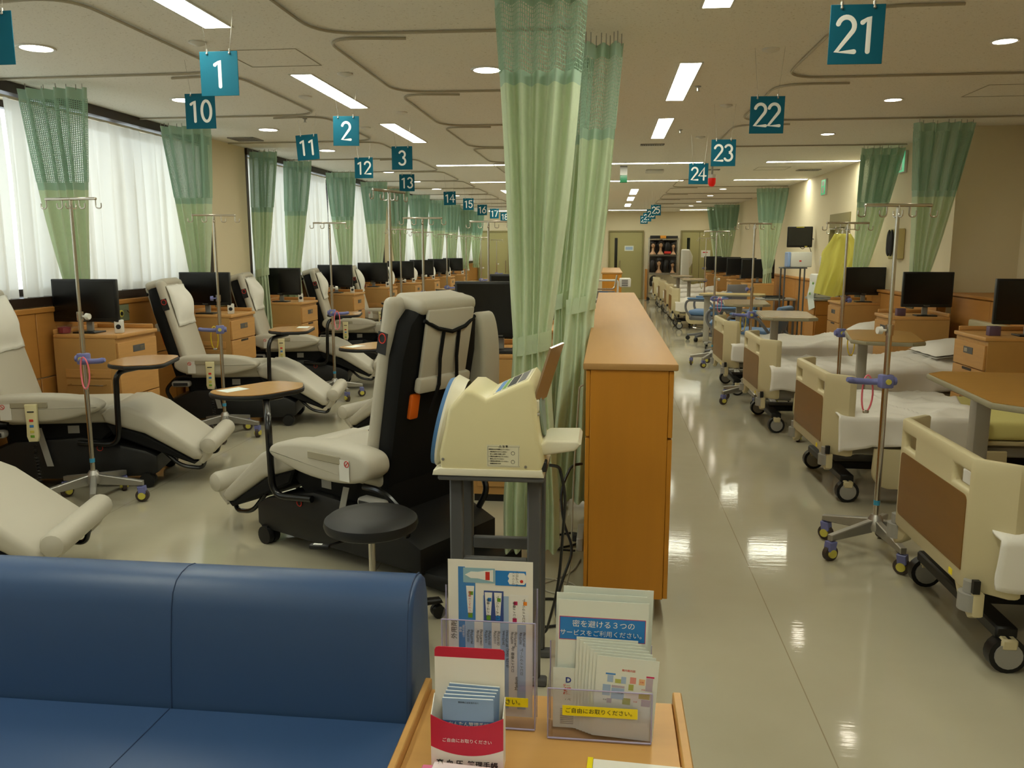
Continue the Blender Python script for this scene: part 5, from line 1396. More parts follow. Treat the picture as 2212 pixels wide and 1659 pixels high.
# medicine price sheet: written sideways
ps = T('price_sheet', 'medicine price sheet with photos of tubes, printed sideways', 'sheet', (-0.255, 1.800, TZ + 0.008), 0)
O('paper', G().box(-0.100, 0.098, -0.0008, 0.0, 0.0, 0.385), M_PAPER, ps)
def pr(m, x0, x1, z0, z1, k=1):
    return O('print', G().box(x0, x1, -0.0008 - 0.0004 * k, -0.0008 - 0.0004 * (k - 1) - 0.0001, z0, z1), m, ps)
pr(M_BLUEM, -0.076, -0.060, 0.02, 0.368)
for i, x0 in enumerate((-0.059, -0.018, 0.022, 0.062)):
    pr(M_BLUEL, x0, x0 + 0.020, 0.02, 0.30)
pr(mat('pale_teal_print', (150, 190, 206), 0.6), -0.064, 0.010, 0.330, 0.366, 2)
pr(M_BLUEP, 0.011, 0.082, 0.326, 0.362, 2)
pr(M_BLUEM, -0.060, -0.036, 0.238, 0.3295, 2)
pr(mat('deep_blue_print', (58, 82, 150), 0.6), -0.016, 0.030, 0.235, 0.312, 2)
pr(M_WHITE, 0.045, 0.088, 0.232, 0.305, 2)
def tube_pic(x, z0, z1, w, cap, m2, name):
    g = G().prism([(x - w * 0.30, z0 + 0.012), (x + w * 0.30, z0 + 0.012), (x + w * 0.5, z1), (x - w * 0.5, z1)], -0.0021, -0.0017, 'y')
    O('print', g, M_WHITE, ps)
    O('print', G().box(x - w * 0.27, x + w * 0.27, -0.0021, -0.0017, z0, z0 + 0.0115), cap, ps)
    O('print', G().box(x - w * 0.1, x + w * 0.36, -0.0024, -0.0022, z1 - 0.022, z1 - 0.013), m2, ps)
    put(ps, name, 0.0075, M_BLK if name != 'アンテベート軟膏' else M_REDP, x - w * 0.02, (z0 + z1) / 2 - 0.003, -0.0024, -90)
tube_pic(-0.048, 0.244, 0.322, 0.019, M_GREEN, M_GREEN, 'アンテベート軟膏')
tube_pic(-0.005, 0.240, 0.308, 0.018, M_GREEN, M_BLUEP, 'マイザー軟膏')
tube_pic(0.017, 0.240, 0.308, 0.018, M_BLUEP, M_GREEN, 'マイザークリーム')
tube_pic(0.056, 0.236, 0.302, 0.018, M_MAGENTA, M_MAGENTA, 'ロコイド軟膏')
tube_pic(0.078, 0.236, 0.302, 0.018, M_PAPER, mat('orange_print', (240, 140, 30), 0.5), 'ロコイドクリーム')
O('print', G().prism([(-0.060, 0.349), (-0.046, 0.357), (-0.03, 0.357), (0.006, 0.363), (0.006, 0.334), (-0.03, 0.341), (-0.046, 0.341)], -0.0021, -0.0017, 'y'), M_WHITE, ps)
O('print', G().box(-0.012, -0.002, -0.0024, -0.0022, 0.338, 0.358), M_REDP, ps)
O('print', G().prism([(0.044, 0.330), (0.078, 0.330), (0.082, 0.336), (0.082, 0.352), (0.078, 0.358), (0.044, 0.358), (0.040, 0.35), (0.043, 0.344), (0.040, 0.338)], -0.0021, -0.0017, 'y'), M_WHITE, ps)
O('print', G().cyl((0.072, -0.0021, 0.338), (0.072, -0.0026, 0.338), 0.004, None, 10), M_REDP, ps)
put(ps, 'リンデロン', 0.0075, M_BLK, 0.062, 0.344, -0.0024, -90)
put(ps, 'ローション', 0.0065, M_BLK, 0.053, 0.344, -0.0024, -90)
put(ps, '外用剤', 0.0155, M_BLK, -0.086, 0.212, -0.0012, -90, 'CENTER')
for i, (x, a, b) in enumerate(((-0.050, '155.5円/5g', '(46.65円/5g)'), (-0.028, '356円/10g', '(106.8円/10g)'), (-0.008, '112.5円/5g', '(33.75円/5g)'), (0.013, '112.5円/5g', '(33.75円/5g)'), (0.033, '291円/10mL', '(87.3円/10mL)'), (0.053, '165円/10g', '(49.5円/10g)'), (0.073, '165円/10g', '(49.5円/10g)'))):
    put(ps, a, 0.0072, M_BLK, x - 0.003, 0.198, -0.0018, -90)
    put(ps, b, 0.0072, M_BLK, x + 0.005, 0.196, -0.0018, -90)
put(ps, '薬価', 0.007, M_WHITE, -0.071, 0.213, -0.0018, -90)
put(ps, '(3割負担額)', 0.006, M_WHITE, -0.064, 0.210, -0.0018, -90)
put(ps, 'ション', 0.0085, M_BLK, 0.030, 0.155, -0.0018, -90); put(ps, '(0.12% 10mL)', 0.0085, M_BLK, 0.039, 0.148, -0.0018, -90)
put(ps, 'ロコイド軟膏 10g', 0.0085, M_BLK, 0.052, 0.145, -0.0018, -90)
put(ps, 'ロコイドクリーム', 0.0085, M_BLK, 0.073, 0.140, -0.0018, -90)
put(ps, 'Medium', 0.0105, M_BLK, 0.060, 0.085, -0.0018, -90)

h2 = holder('wide clear acrylic leaflet holder with a yellow tape in front', 0.0, 1.730, 0.232, 0.20, 0.125, 0.080)
O('tape', G().box(-0.083, 0.085, -0.0012, -0.0002, 0.062, 0.086), M_YTAPE, h2)
put(h2, 'ご自由にお取りください。', 0.0132, M_BLK, 0.002, 0.074, -0.0018)
for k, (dx, dz, rz, rl) in enumerate(((0.010, 0.008, 0.0, 1.0), (-0.004, 0.006, 0.0, 0.8), (0.002, 0.004, 0.0, 0.6))):
    t = T('service_flyer', 'white flyer sheet with a blue heading, %s in the wide holder' % ('rearmost', 'middle', 'foremost')[k], 'flyer', (0.0 + dx, 1.803 - 0.010 * k, TZ + dz), R(rz), 'blue-headed flyers')
    O('paper', G().box(-0.102, 0.102, -0.0008, 0, 0, 0.330 - 0.010 * k), M_PAPERG, t, None, (0, R(rl), 0))
    if k == 2:
        O('print', G().box(-0.099, 0.096, -0.0012, -0.0009, 0.214, 0.270), M_MAGENTA, t, None, (0, R(rl), 0))
        O('print', G().box(-0.0975, 0.0945, -0.0016, -0.0013, 0.2155, 0.2685), M_BLUEP, t, None, (0, R(rl), 0))
        put(t, '密を避ける３つの', 0.0178, M_WHITE, 0.004, 0.253, -0.002, rl)
        put(t, 'サービスをご利用ください。', 0.0150, M_WHITE, 0.002, 0.231, -0.002, rl)
dt = T('notice_leaflet', 'pale leaflet with red heading, half hidden in the wide holder', 'leaflet', (-0.062, 1.772, TZ + 0.006))
O('paper', G().box(-0.045, 0.060, -0.0008, 0, 0, 0.148), M_PAPERG, dt)
put(dt, 'D', 0.018, mat('navy_print', (40, 60, 140), 0.5), -0.010, 0.118, -0.0014, 0, 'CENTER', 0.0006)
put(dt, 'テー', 0.009, M_REDP, -0.014, 0.104, -0.0014); put(dt, '緩', 0.018, M_REDP, -0.012, 0.090, -0.0014, 0, 'CENTER', 0.0006)
put(dt, '・ペ', 0.008, M_BLK, -0.012, 0.070, -0.0014)
for k in range(9):
    O('print', G().box(-0.028, 0.02, -0.0012, -0.0009, 0.010 + k * 0.0045, 0.0115 + k * 0.0045), M_GREYP, dt)
for k in range(7):
    dx = 0.012 + 0.007 * k
    dz = 0.226 - 0.0052 * k
    t = T('map_leaflet', 'pale hospital map leaflet, number %s from the back of the fan' % ('one', 'two', 'three', 'four', 'five', 'six', 'seven')[k], 'leaflet', (dx - 0.004, 1.768 - 0.0042 * k, TZ + 0.006), 0, 'map leaflets')
    pp = O('paper', G().box(-0.068, 0.070, -0.0008, 0, 0, dz), M_PAPERG, t, None, (0, R(1.5 + 0.3 * k), 0))
    if k >= 5:
        for (m, x0, x1, z0, z1) in ((M_BLUEM, -0.042, -0.022, 0.118, 0.1215), (M_BLUEL, -0.038, -0.026, 0.102, 0.117), (M_BLUEL, -0.046, -0.030, 0.072, 0.096), (M_OLIVE, -0.022, -0.010, 0.101, 0.110), (M_BLUEL, -0.010, 0.0, 0.101, 0.116), (M_BLUEL, -0.028, -0.002, 0.066, 0.090), (M_PLUM, -0.028, -0.002, 0.091, 0.096), (M_OLIVE, 0.006, 0.016, 0.088, 0.101), (mat('salmon_print', (222, 150, 140), 0.6), 0.008, 0.020, 0.103, 0.117), (mat('peach_print', (236, 190, 140), 0.6), 0.026, 0.038, 0.102, 0.115), (M_PLUM, 0.040, 0.054, 0.090, 0.118), (M_MAGENTA, 0.040, 0.056, 0.119, 0.1225), (M_OLIVE, -0.004, 0.012, 0.056, 0.070), (M_OLIVE, 0.028, 0.050, 0.072, 0.084), (M_PLUM, 0.034, 0.052, 0.056, 0.070), (M_PLUM, -0.036, -0.026, 0.056, 0.066), (M_GREEN, -0.018, 0.0, 0.034, 0.037)):
            O('print', G().box(x0 * 1.1, x1 * 1.1, -0.0012, -0.0009, z0 * 1.1 + 0.022, z1 * 1.1 + 0.022), m, pp)
        put(pp, '館内案内図', 0.006, M_REDP, 0.004, 0.165, -0.0014)
        for (x, z) in ((-0.016, 0.080), (-0.008, 0.080), (0.032, 0.108), (0.036, 0.092), (0.022, 0.064), (-0.040, 0.062)):
            put(pp, '外来', 0.0042, M_REDP if x > 0 else M_BLK, x * 1.1, z * 1.1 + 0.022, -0.0014)
# cardboard notebook dispenser
cd = T('notebook_dispenser', 'white and crimson cardboard dispenser standing before the price sheet', 'dispenser', (-0.279, 1.60, TZ))
bpoly = fillet([(-0.078, 0.0, 0), (0.078, 0.0, 0), (0.0755, 0.268, 0), (-0.0665, 0.264, 0), (-0.078, 0.0, 0)], 0.008, 4)
O('back_card', G().box(-0.076, 0.076, 0.038, 0.040, 0.0, 0.235), M_PAPER, cd)
O('back_header', G().prism([(-0.076, 0.2352), (0.076, 0.2352), (0.076, 0.250), (0.073, 0.256), (0.067, 0.258), (-0.067, 0.258), (-0.073, 0.256), (-0.076, 0.250)], 0.038, 0.040, 'y'), M_RED, cd)
N = 16
arc = lambda x, lo, hi: lo + (hi - lo) * (x / 0.078) ** 2
top = [(-0.078 + 0.156 * k / N, arc(-0.078 + 0.156 * k / N, 0.100, 0.122)) for k in range(N + 1)]
bot_ = [(-0.078 + 0.156 * k / N, arc(-0.078 + 0.156 * k / N, 0.032, 0.050)) for k in range(N + 1)]
O('front_band', G().prism(bot_ + top[::-1], -0.002, 0.0, 'y'), M_RED, cd)
O('front_card', G().prism([(-0.078, 0.0), (0.078, 0.0)] + [(x, z - 0.0004) for x, z in bot_[::-1]], -0.002, 0.0, 'y'), M_PAPER, cd)
for s in (-1, 1):
    O('side_card', G().prism([(0.0002, 0.0), (0.0378, 0.0), (0.0378, 0.150), (0.0002, 0.122)], s * 0.077 - 0.001, s * 0.077 + 0.001, 'x'), M_PAPER, cd)
put(cd, 'ご自由にお取りください', 0.0098, M_WHITE, 0.0, 0.066, -0.0028)
put(cd, '高 血 圧  管理手帳', 0.0165, M_BLK, 0.0, 0.012, -0.0028, 0, 'CENTER', 0.0003)
for k in range(5):
    nb = T('pocket_notebook', 'thin light blue notebook in the cardboard dispenser, %s of the row' % ('foremost', 'second', 'third', 'fourth', 'rearmost')[k], 'notebook', (-0.276 + 0.001 * k, 1.6045 + 0.0062 * k, TZ + 0.001 + 0.0045 * k), 0, 'blue notebooks')
    O('cover', G().box(-0.055, 0.055, 0.0, 0.0012, 0, 0.158), M_NBOOK, nb, None, (0, R(0.6 * k - 0.6), 0))
    O('pages', G().box(-0.054, 0.054, 0.0013, 0.004, 0.001, 0.1585), M_WHITE, nb, None, (0, R(0.6 * k - 0.6), 0))
    if k == 0:
        put(nb, '受診時にはお忘れなく', 0.0045, M_BLK, 0.0, 0.150, -0.0006)
        O('band', G().box(-0.055, 0.055, -0.0006, -0.0002, 0.090, 0.108), mat('notebook_band', (74, 110, 164), 0.5), nb, None, (0, R(-0.6), 0))
        put(nb, 'かんたん管理手帳', 0.011, M_WHITE, 0.0, 0.100, -0.0010)
# booklets lying at the front edge
bk1 = T('booklet', 'white booklet with pale blue print lying on a pink cover', 'booklet', (-0.245, 1.545, TZ), R(-4))
O('pages', G().rbox(-0.105, 0.105, -0.20, 0.035, 0.0111, 0.022, 0.001, 1), mat('pinkish_paper', (238, 226, 230), 0.6), bk1)
O('print', G().box(-0.085, -0.03, -0.10, 0.0, 0.0221, 0.0224), M_BLUEL, bk1)
O('staple_ring', G().tube([(-0.09 + 0.005 * math.cos(k * PI / 5), 0.028, 0.022 + 0.005 * math.sin(k * PI / 5)) for k in range(10)], 0.0007, 5, True), M_STEEL, bk1)
tag(O('pink_folder', G().rbox(-0.375, -0.145, 1.34, 1.592, TZ + 0.0002, TZ + 0.0108, 0.003, 1), M_PINKC), 'pink folder lying under the white booklet', 'folder')
bk2 = T('magazine', 'cream booklet with a yellow spine strip at the table edge', 'booklet', (0.085, 1.57, TZ), R(-3))
O('pages', G().rbox(-0.10, 0.115, -0.22, 0.075, 0.0002, 0.012, 0.001, 1), M_PAPER, bk2)
O('spine', G().box(-0.112, -0.1005, -0.22, 0.078, 0.0002, 0.0125), M_YTAPE, bk2)
O('print', G().box(-0.02, 0.09, -0.12, 0.0, 0.0121, 0.0124), M_PINKC, bk2)

# ------------------------------------------------------------------ things at the far end
# second partition beyond the first
p2 = T('far_partition_cupboard', 'short orange wooden partition cupboard farther down the room', 'cupboard', (0, 0, 0))
O('worktop', G().rbox(-0.12, 0.30, 16.6, 21.0, 1.07, 1.10, 0.006, 1), M_PARTTOP, p2)
O('carcass', G().box(-0.10, 0.28, 16.62, 20.98, 0.10, 1.069), M_PART, p2)
O('plinth', G().box(-0.06, 0.24, 16.66, 20.95, 0.0, 0.099), mat('plinth_grey', (150, 146, 132)), p2)
# equipment cart behind the first partition
ct = T('equipment_cart', 'white wheeled equipment cart with tube handles behind the partition', 'cart', (0.02, 9.75, 0))
O('body', G().rbox(-0.17, 0.13, -0.12, 0.16, 0.16, 0.92, 0.02, 2), M_WHITEP, ct)
O('handle_frame', G().tube(fillet([(-0.22, -0.15, 0.98), (-0.22, -0.15, 1.20), (0.10, -0.15, 1.20), (0.10, -0.15, 0.98), (-0.22, -0.15, 0.98)], 0.03), 0.012, 8), M_WHITEP, ct)
O('front_guard', G().tube(fillet([(-0.22, -0.16, 1.16), (-0.20, -0.18, 1.10), (0.06, -0.18, 1.10), (0.09, -0.16, 1.26)], 0.04), 0.010, 8), M_STEEL, ct)
O('monitor', G().rbox(-0.19, 0.07, -0.148, -0.125, 0.94, 1.08, 0.006, 1), M_GREYP, ct)
O('label', G().box(-0.11, -0.01, -0.1505, -0.1485, 1.045, 1.07), M_BLUEM, ct)
O('head_box', G().rbox(0.12, 0.25, -0.12, 0.10, 1.12, 1.22, 0.008, 1), M_WHITEP, ct)
for k in range(4):
    O('vent_slat', G().box(0.145, 0.215, -0.123, -0.1205, 1.135 + k * 0.02, 1.145 + k * 0.02), M_GREYM, ct)
O('side_unit', G().rbox(0.20, 0.30, -0.02, 0.12, 0.95, 1.05, 0.01, 1), M_GREYP, ct)
O('hose', G().tube(fillet([(0.08, -0.05, 1.06), (0.20, -0.05, 0.98), (0.27, -0.04, 0.85), (0.26, -0.02, 0.55), (0.22, 0.0, 0.25)], 0.12), 0.009, 6), M_GREYM, ct)
O('hose', G().tube(fillet([(0.29, 0.05, 0.99), (0.34, 0.05, 0.90), (0.35, 0.05, 0.6), (0.30, 0.05, 0.25)], 0.10), 0.008, 6), M_CABLEG, ct)
for (x, y) in ((-0.17, -0.1), (0.15, -0.1), (-0.17, 0.14), (0.15, 0.14)):
    O('caster', lambda g: g.cyl((0, -0.012, 0.04), (0, 0.012, 0.04), 0.04, None, 14).cyl((0, 0, 0.05), (0, 0, 0.165), 0.01, None, 8), M_BLACKP, ct, (x, y, 0), key='cartcast')
# wire rack with wigs
RX0, RX1, RYF, RYB = 1.25, 2.12, 25.75, 26.18
rk = T('wire_rack', 'wheeled chrome wire rack full of wigs between the far doors', 'rack', (0, 0, 0))
for (x, y) in ((RX0, RYF), (RX1, RYF), (RX0, RYB), (RX1, RYB)):
    O('post', lambda g: g.cyl((0, 0, 0.10), (0, 0, 1.90), 0.014, None, 10), M_STEEL, rk, (x, y, 0), key='rkpost')
    O('caster', lambda g: g.cyl((0, -0.015, 0.05), (0, 0.015, 0.05), 0.05, None, 14).cyl((0, 0, 0.05), (0, 0, 0.11), 0.01, None, 8), M_BLACKP, rk, (x, y, 0), key='rkcast')
SHZ = (0.22, 0.82, 1.38, 1.86)
for z in SHZ:
    def shf(g):
        g.tube([(RX0, RYF, 0), (RX1, RYF, 0), (RX1, RYB, 0), (RX0, RYB, 0)], 0.010, 6, True)
        g.tube([(RX0, RYF, -0.03), (RX1, RYF, -0.03), (RX1, RYB, -0.03), (RX0, RYB, -0.03)], 0.006, 6, True)
        for k in range(1, 14):
            x = RX0 + (RX1 - RX0) * k / 14
            g.tube([(x, RYF, 0), (x, RYB, 0)], 0.004, 4)
    O('shelf', shf, M_STEEL, rk, (0, 0, z), key='rkshelf')
O('backdrop', G().box(RX0 + 0.02, RX1 - 0.02, RYB + 0.016, RYB + 0.022, 0.84, 1.84), mat('dark_backdrop', (58, 52, 46), 0.8), rk)
def head(label, x, z, s=1.0, hair=0, face=True):
    t = T('wig_head', label, 'mannequin head', (x, 25.95, z), 0, 'wig heads')
    skin = M_SKIN if face != 'white' else M_WHITEP
    if face:
        O('bust', lambda g: g.lathe([(0.085, 0.004), (0.083, 0.02), (0.06, 0.06), (0.036, 0.09), (0.034, 0.16), (0.04, 0.19)], 16), skin, t, key=('bust', skin.name))
        def fc(g):
            g.ball((0, 0, 0.265), (0.062, 0.080, 0.095), 16, 12)
            g.ball((0, -0.083, 0.255), (0.010, 0.016, 0.02), 8, 6)
            g.ball((0, -0.075, 0.215), (0.022, 0.012, 0.006), 8, 6)
        O('face', fc, skin, t, key=('face', skin.name))
        for sx in (-1, 1):
            O('eye', lambda g: g.ball((0, 0, 0), (0.012, 0.005, 0.005), 8, 6), M_BLK, t, (sx * 0.028, -0.078, 0.275), key='weye')
    def hr(g):
        if not face:
            g.ball((0, 0, 0.20), (0.10, 0.09, 0.19), 16, 12)
            return
        g.ball((0, 0.022, 0.305), (0.100, 0.095, 0.098), 16, 12)
        drop = (0.10, 0.22, 0.16)[hair]
        for sx in (-1, 1):
            g.ball((sx * 0.070, 0.005, 0.29 - drop * 0.6), (0.036, 0.07, drop * 0.85), 12, 10)
        g.ball((0, 0.06, 0.27 - drop * 0.5), (0.075, 0.035, drop * 0.8), 12, 10)
        g.ball((0, -0.062, 0.322), (0.062, 0.026, 0.030), 12, 8)
    O('wig', hr, M_HAIR, t, key=('hair', hair, bool(face)))
    t.scale = (s, s, s)
    return t
Z1, Z2, Z0 = 1.392, 0.832, 0.232
head('short dark wig on a tan head on the upper rack shelf', 1.37, Z1, 1.1, 0)
head('pale long-necked wig head on the upper rack shelf', 1.60, Z1, 1.15, 0)
head('black back-turned wig on the upper rack shelf', 1.80, Z1, 1.05, 1, False)
head('long brown wig on a head at the end of the upper shelf', 1.98, Z1, 1.0, 1)
head('black back-turned wig on the middle rack shelf', 1.36, Z2, 1.05, 1, False)
head('black bob wig on a head on the middle rack shelf', 1.56, Z2, 1.2, 2)
head('dark rounded wig beside the bob wig on the middle shelf', 1.77, Z2, 1.05, 1, False)
head('long wig on a head at the end of the middle shelf', 1.97, Z2, 1.0, 1)
head('white bare display head on the lowest rack shelf', 1.42, Z0, 1.3, 0, 'white')
small_box('rack_box', 'black box lying on top of the wig rack', 'box', 1.42, 25.97, 1.872, 0.28, 0.3, 0.09, M_BLK)
small_box('rack_box', 'orange and yellow box lying on top of the wig rack', 'box', 1.66, 25.97, 1.872, 0.17, 0.3, 0.09, mat('orange_box', (222, 150, 50), 0.6))
small_box('rack_box', 'long black box lying on top of the wig rack', 'box', 1.93, 25.97, 1.872, 0.34, 0.3, 0.08, mat('charcoal_box', (34, 34, 34), 0.6))
rs = T('price_card', 'small red card hanging on the upper rack shelf', 'card', (1.80, 25.79, 1.42))
O('card', G().box(-0.10, 0.10, 0.0, 0.004, 0.0, 0.07), M_REDP, rs)
tag(O('cork_board', G().rbox(1.155, 1.215, 25.9, 26.3, 0.02, 0.95, 0.005, 1), M_WAINS), 'tall narrow wooden board leaning beside the wig rack', 'board')
wm = T('white_scale', 'tall white column machine with curved front beside the far double door', 'machine', (2.30, 25.4, 0))
O('column', G().rbox(-0.13, 0.12, -0.1, 0.1, 0.04, 1.55, 0.04, 3), M_WHITEP, wm)
O('base', G().rbox(-0.18, 0.22, -0.3, 0.12, 0.0, 0.04, 0.012, 1), M_GREYP, wm)
O('side_wing', G().prism([(0.10, 0.95), (0.20, 1.15), (0.21, 1.35), (0.12, 1.53)], -0.06, 0.06, 'y', 0.01, 1), M_WHITEP, wm)

# blue mobile treatment chairs
def mobile_chair(label, x, y, rz):
    t = T('mobile_chair', label, 'chair', (x, y, 0), rz, 'blue mobile chairs')
    k = 'mob'
    O('seat', lambda g: g.rbox(-0.24, 0.26, -0.25, 0.25, 0.44, 0.53, 0.035, 3), M_BLUES, t, key=(k, 's'))
    def bk(g):
        g.M = Matrix.Translation((-0.22, 0, 0.52)) @ Matrix.Rotation(R(-18), 4, 'Y')
        g.rbox(-0.08, 0.0, -0.23, 0.23, 0.0, 0.34, 0.03, 3)
    O('backrest', bk, M_BLUES, t, key=(k, 'b'))
    for s in (-1, 1):
        O('arm_frame', lambda g: g.tube(fillet([(0.20, 0, 0.42), (0.30, 0, 0.55), (0.28, 0, 0.70), (-0.10, 0, 0.70), (-0.30, 0, 0.45)], 0.08), 0.020, 8), M_GREYC, t, (0, s * 0.29, 0), key=(k, 'a'))
        O('arm_pad', lambda g: g.rbox(-0.12, 0.26, -0.035, 0.035, 0.715, 0.745, 0.012, 2), M_BLUES, t, (0, s * 0.29, 0), key=(k, 'p'))
    O('seat_shell', lambda g: g.rbox(-0.26, 0.24, -0.27, 0.27, 0.36, 0.44, 0.03, 2), M_GREYC, t, key=(k, 'sh'))
    O('column', lambda g: g.cyl((0, 0, 0.12), (0, 0, 0.36), 0.045, None, 16), M_GREYC, t, key=(k, 'c'))
    O('foot_ring', lambda g: g.tube([(0.22 * math.cos(q * PI / 10), 0.22 * math.sin(q * PI / 10), 0.22) for q in range(20)], 0.010, 6, True), M_STEEL, t, key=(k, 'r'))
    for q in range(5):
        a = 2 * PI * q / 5
        O('leg', lambda g: g.prism([(0.03, 0.08), (0.03, 0.14), (0.32, 0.10), (0.32, 0.07)], -0.025, 0.025, 'y', 0.008, 1), M_GREYC, t, None, (0, 0, a), key=(k, 'l'))
        O('caster', lambda g: g.cyl((0, -0.02, 0.035), (0, 0.02, 0.035), 0.035, None, 14).cyl((0, 0, 0.04), (0, 0, 0.075), 0.01, None, 8), M_BLACKP, t, (0.31 * math.cos(a), 0.31 * math.sin(a), 0), (0, 0, a), key=(k, 'w'))
    return t
mobile_chair('blue cushioned mobile chair next to the grey-brown overbed table', 1.95, 11.05, R(150))
mobile_chair('blue cushioned mobile chair beside the pink-looped drip stand', 1.75, 12.25, R(170))
overbed('beige overbed table standing behind the blue mobile chairs', 1.95, 13.35, R(80), 0.86, 1.0, 0.5, mat('beige_top', (206, 182, 120), 0.4), (0.0, 0.38))
mobile_chair('blue cushioned mobile chair beyond the beige overbed table', 1.7, 14.5, R(160))

# counter with analyser
cn = T('sink_counter', 'orange wooden counter with grey top beside the yellow gown', 'counter', (0, 0, 0))
CX0, CX1, CY0, CY1 = 2.76, 3.19, 11.50, 12.02
O('carcass', G().box(CX0 + 0.02, CX1, CY0 + 0.02, CY1, 0.08, 0.87), M_WAINS, cn)
O('plinth', G().box(CX0 + 0.05, CX1, CY0 + 0.04, CY1 - 0.02, 0.0, 0.079), M_BLK, cn)
O('worktop', G().rbox(CX0 - 0.01, CX1, CY0 - 0.01, CY1 + 0.01, 0.871, 0.90, 0.004, 1), M_GREYP, cn)
O('drawer', G().rbox(CX0 + 0.02, CX1, CY0, CY0 + 0.019, 0.68, 0.862, 0.003, 1), M_WAINS, cn)
O('door', G().rbox(CX0 + 0.02, CX1, CY0, CY0 + 0.019, 0.09, 0.672, 0.003, 1), M_WAINS, cn)
O('side_drawer', G().rbox(CX0, CX0 + 0.019, CY0 + 0.02, CY1, 0.68, 0.862, 0.003, 1), M_WAINS, cn)
O('side_door', G().rbox(CX0, CX0 + 0.019, CY0 + 0.02, CY1, 0.09, 0.672, 0.003, 1), M_WAINS, cn)
an = T('analyser', 'white boxy analyser machine on the orange counter', 'machine', (2.98, 11.76, 0.90))
O('case', G().rbox(-0.20, 0.20, -0.20, 0.20, 0.0, 0.32, 0.025, 2), M_WHITEP, an)
O('front_slot', G().box(-0.17, 0.17, -0.203, -0.2005, 0.05, 0.065), M_GREYM, an)
O('hook', G().tube(fillet([(0.08, -0.203, 0.18), (0.08, -0.23, 0.20), (0.14, -0.23, 0.20), (0.15, -0.203, 0.15)], 0.02), 0.006, 6), M_STEEL, an)
du = T('drawer_unit', 'clear white stack of small drawers on the analyser', 'drawers', (3.02, 11.72, 1.222))
O('case', G().rbox(-0.14, 0.14, -0.12, 0.12, 0, 0.235, 0.008, 1), mat('frosted_white', (206, 204, 196), 0.35), du)
for k in range(3):
    O('drawer', G().rbox(-0.125, 0.125, -0.132, -0.1205, 0.012 + k * 0.074, 0.078 + k * 0.074, 0.003, 1), mat('frosted_white', (206, 204, 196)), du)
sv = T('trolley', 'dark metal trolley with white unit beside the counter', 'trolley', (2.72, 12.75, 0))
for (x, y) in ((-0.14, -0.14), (0.14, -0.14), (-0.14, 0.14), (0.14, 0.14)):
    O('post', lambda g: g.cyl((0, 0, 0.06), (0, 0, 1.27), 0.012, None, 8), M_GREYM, sv, (x, y, 0), key='svpost')
    O('caster', lambda g: g.cyl((0, -0.012, 0.03), (0, 0.012, 0.03), 0.03, None, 12), M_BLACKP, sv, (x, y, 0), key='svcast')
for z in (0.10, 0.62, 1.27):
    O('shelf', lambda g: g.rbox(-0.17, 0.17, -0.17, 0.17, 0, 0.02, 0.004, 1), M_GREYM, sv, (0, 0, z), key='svshelf')
pu = T('white_unit', 'white bedside unit with blue side on the dark trolley', 'machine', (2.76, 12.75, 1.291))
O('case', G().rbox(-0.10, 0.20, -0.13, 0.13, 0, 0.22, 0.015, 2), M_WHITEP, pu)
O('blue_side', G().rbox(-0.14, -0.101, -0.12, 0.12, 0.0, 0.22, 0.01, 1), mat('pale_blue_plastic', (150, 176, 222), 0.4), pu)
O('red_lamp', G().box(0.02, 0.05, -0.133, -0.1305, 0.08, 0.10), M_REDP, pu)
for k, (x, y, z, rx) in enumerate(((2.735, 11.60, 1.0, 20), (2.735, 11.60, 0.86, -18))):
    pp = T('clip_notes', 'sheaf of pale papers clipped to the counter corner, %s' % ('upper', 'lower')[k], 'papers', (x, y, z), R(-75), 'clipped papers')
    O('sheet', G().box(-0.08, 0.08, -0.002, 0.002, -0.11, 0.11), M_PAPERG, pp, None, (0, R(rx), 0))
    O('clip', G().rbox(-0.015, 0.015, -0.008, 0.006, 0.09, 0.12, 0.003, 1), M_GREEN, pp, None, (0, R(rx), 0))
wt = T('wall_monitor', 'black monitor on a swing arm beside the side door', 'monitor', (3.07, 14.0, 1.745), R(-6))
O('case', G().rbox(-0.195, 0.195, -0.02, 0.02, -0.165, 0.165, 0.012, 2), M_BLACKP, wt)
O('screen', G().box(-0.175, 0.175, -0.022, -0.0205, -0.135, 0.145), M_GREYSC, wt)
O('label', G().box(-0.06, 0.06, -0.0225, -0.0205, 0.149, 0.16), M_YTAPE, wt)
O('label', G().box(0.08, 0.12, -0.0225, -0.0205, -0.158, -0.142), M_YHUB, wt)
O('arm', G().tube([(0.0, 0.02, -0.02), (0.10, 0.08, -0.02), (0.225, 0.08, -0.03)], 0.010, 6), M_GREYP, wt)
O('cable', G().tube(fillet([(0.0, 0.02, -0.15), (0.06, 0.03, -0.20), (0.14, 0.05, -0.10), (0.20, 0.07, -0.25)], 0.05), 0.005, 6), M_CABLE, wt)
dk = T('computer_desk', 'small grey desk with a laptop below the wall monitor', 'desk', (2.88, 14.75, 0))
O('top', G().rbox(-0.30, 0.30, -0.25, 0.25, 0.69, 0.72, 0.006, 1), M_GREYP, dk)
for (x, y) in ((-0.27, -0.22), (0.27, -0.22), (-0.27, 0.22), (0.27, 0.22)):
    O('leg', lambda g: g.rbox(-0.018, 0.018, -0.018, 0.018, 0, 0.69, 0.003, 1), M_GREYM, dk, (x, y, 0), key='dkleg')
lp = T('laptop', 'open black laptop on the small grey desk', 'laptop', (2.85, 14.72, 0.72))
O('base', G().rbox(-0.17, 0.17, -0.12, 0.12, 0, 0.02, 0.004, 1), M_BLACKP, lp)
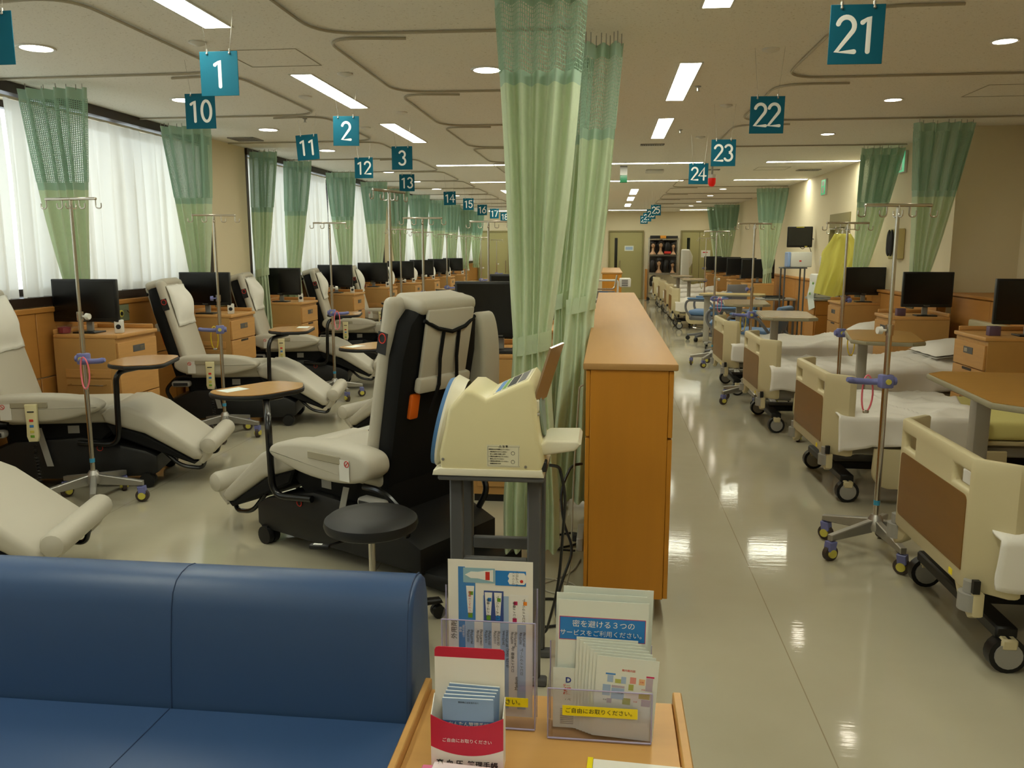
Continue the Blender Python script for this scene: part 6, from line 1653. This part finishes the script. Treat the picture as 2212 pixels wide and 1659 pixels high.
O('lid', G().rbox(-0.17, 0.17, 0.122, 0.135, 0.005, 0.04, 0.004, 1), M_BLACKP, lp)
oc = T('office_chair', 'grey swivel chair turned to the small grey desk', 'chair', (2.42, 15.3, 0), R(20))
O('seat', G().rbox(-0.22, 0.22, -0.22, 0.22, 0.42, 0.48, 0.025, 2), M_GREYC, oc)
O('backrest', G().rbox(-0.20, 0.20, 0.19, 0.23, 0.58, 0.92, 0.02, 2), M_GREYC, oc)
O('back_post', G().rbox(-0.03, 0.03, 0.20, 0.225, 0.46, 0.60, 0.006, 1), M_BLACKP, oc)
O('column', G().cyl((0, 0, 0.08), (0, 0, 0.42), 0.025, None, 12), M_STEEL, oc)
for q in range(5):
    a = 2 * PI * q / 5
    O('leg', lambda g: g.prism([(0.0, 0.06), (0.0, 0.10), (0.27, 0.08), (0.27, 0.055)], -0.018, 0.018, 'y', 0.004, 1), M_BLACKP, oc, None, (0, 0, a), key='ocleg')
    O('caster', lambda g: g.cyl((0, -0.018, 0.027), (0, 0.018, 0.027), 0.027, None, 12).cyl((0, 0, 0.03), (0, 0, 0.06), 0.006, None, 6), M_BLACKP, oc, (0.26 * math.cos(a), 0.26 * math.sin(a), 0), key='occast')
# yellow gown on a stand
gs = drip_stand('steel drip stand carrying the yellow plastic gown', 2.97, 11.14, 1.80, R(0), None)
def gown(u, v):
    z = 1.745 - 0.80 * v
    w = 0.10 + 0.16 * min(1, v * 3.2) - 0.03 * v
    s = (u - 0.5) * 2
    d = 0.035 * math.sin(u * 19 + v * 2) * (0.4 + v) + 0.02 * noise.noise(Vector((u * 6, v * 5, 2)))
    return (s * w - 0.05 * v + 0.03 * math.sin(v * 4), -0.075 + d, z + 0.05 * abs(s) * v)
gg = G().grid(gown, 36, 24)
tag(O('plastic_gown', gg, M_GOWN, None, (2.95, 11.14, 0), sharp=180), 'yellow plastic gown hung on a drip stand before the counter', 'gown')
gb = T('glove_dispenser', 'beige wall dispenser with black gloves hanging down', 'dispenser', (XR - 0.001, 9.95, 1.62))
O('box', G().rbox(-0.10, 0, -0.12, 0.12, -0.18, 0.16, 0.01, 1), mat('dispenser_beige', (200, 186, 130), 0.5), gb)
for s in (-1, 1):
    O('glove', lambda g: g.ball((0, 0, 0), (0.025, 0.04, 0.15), 10, 10).ball((0, 0.02, -0.05), (0.02, 0.03, 0.09), 8, 8), M_BLK, gb, (-0.125, s * 0.045, 0.0), key='glove')
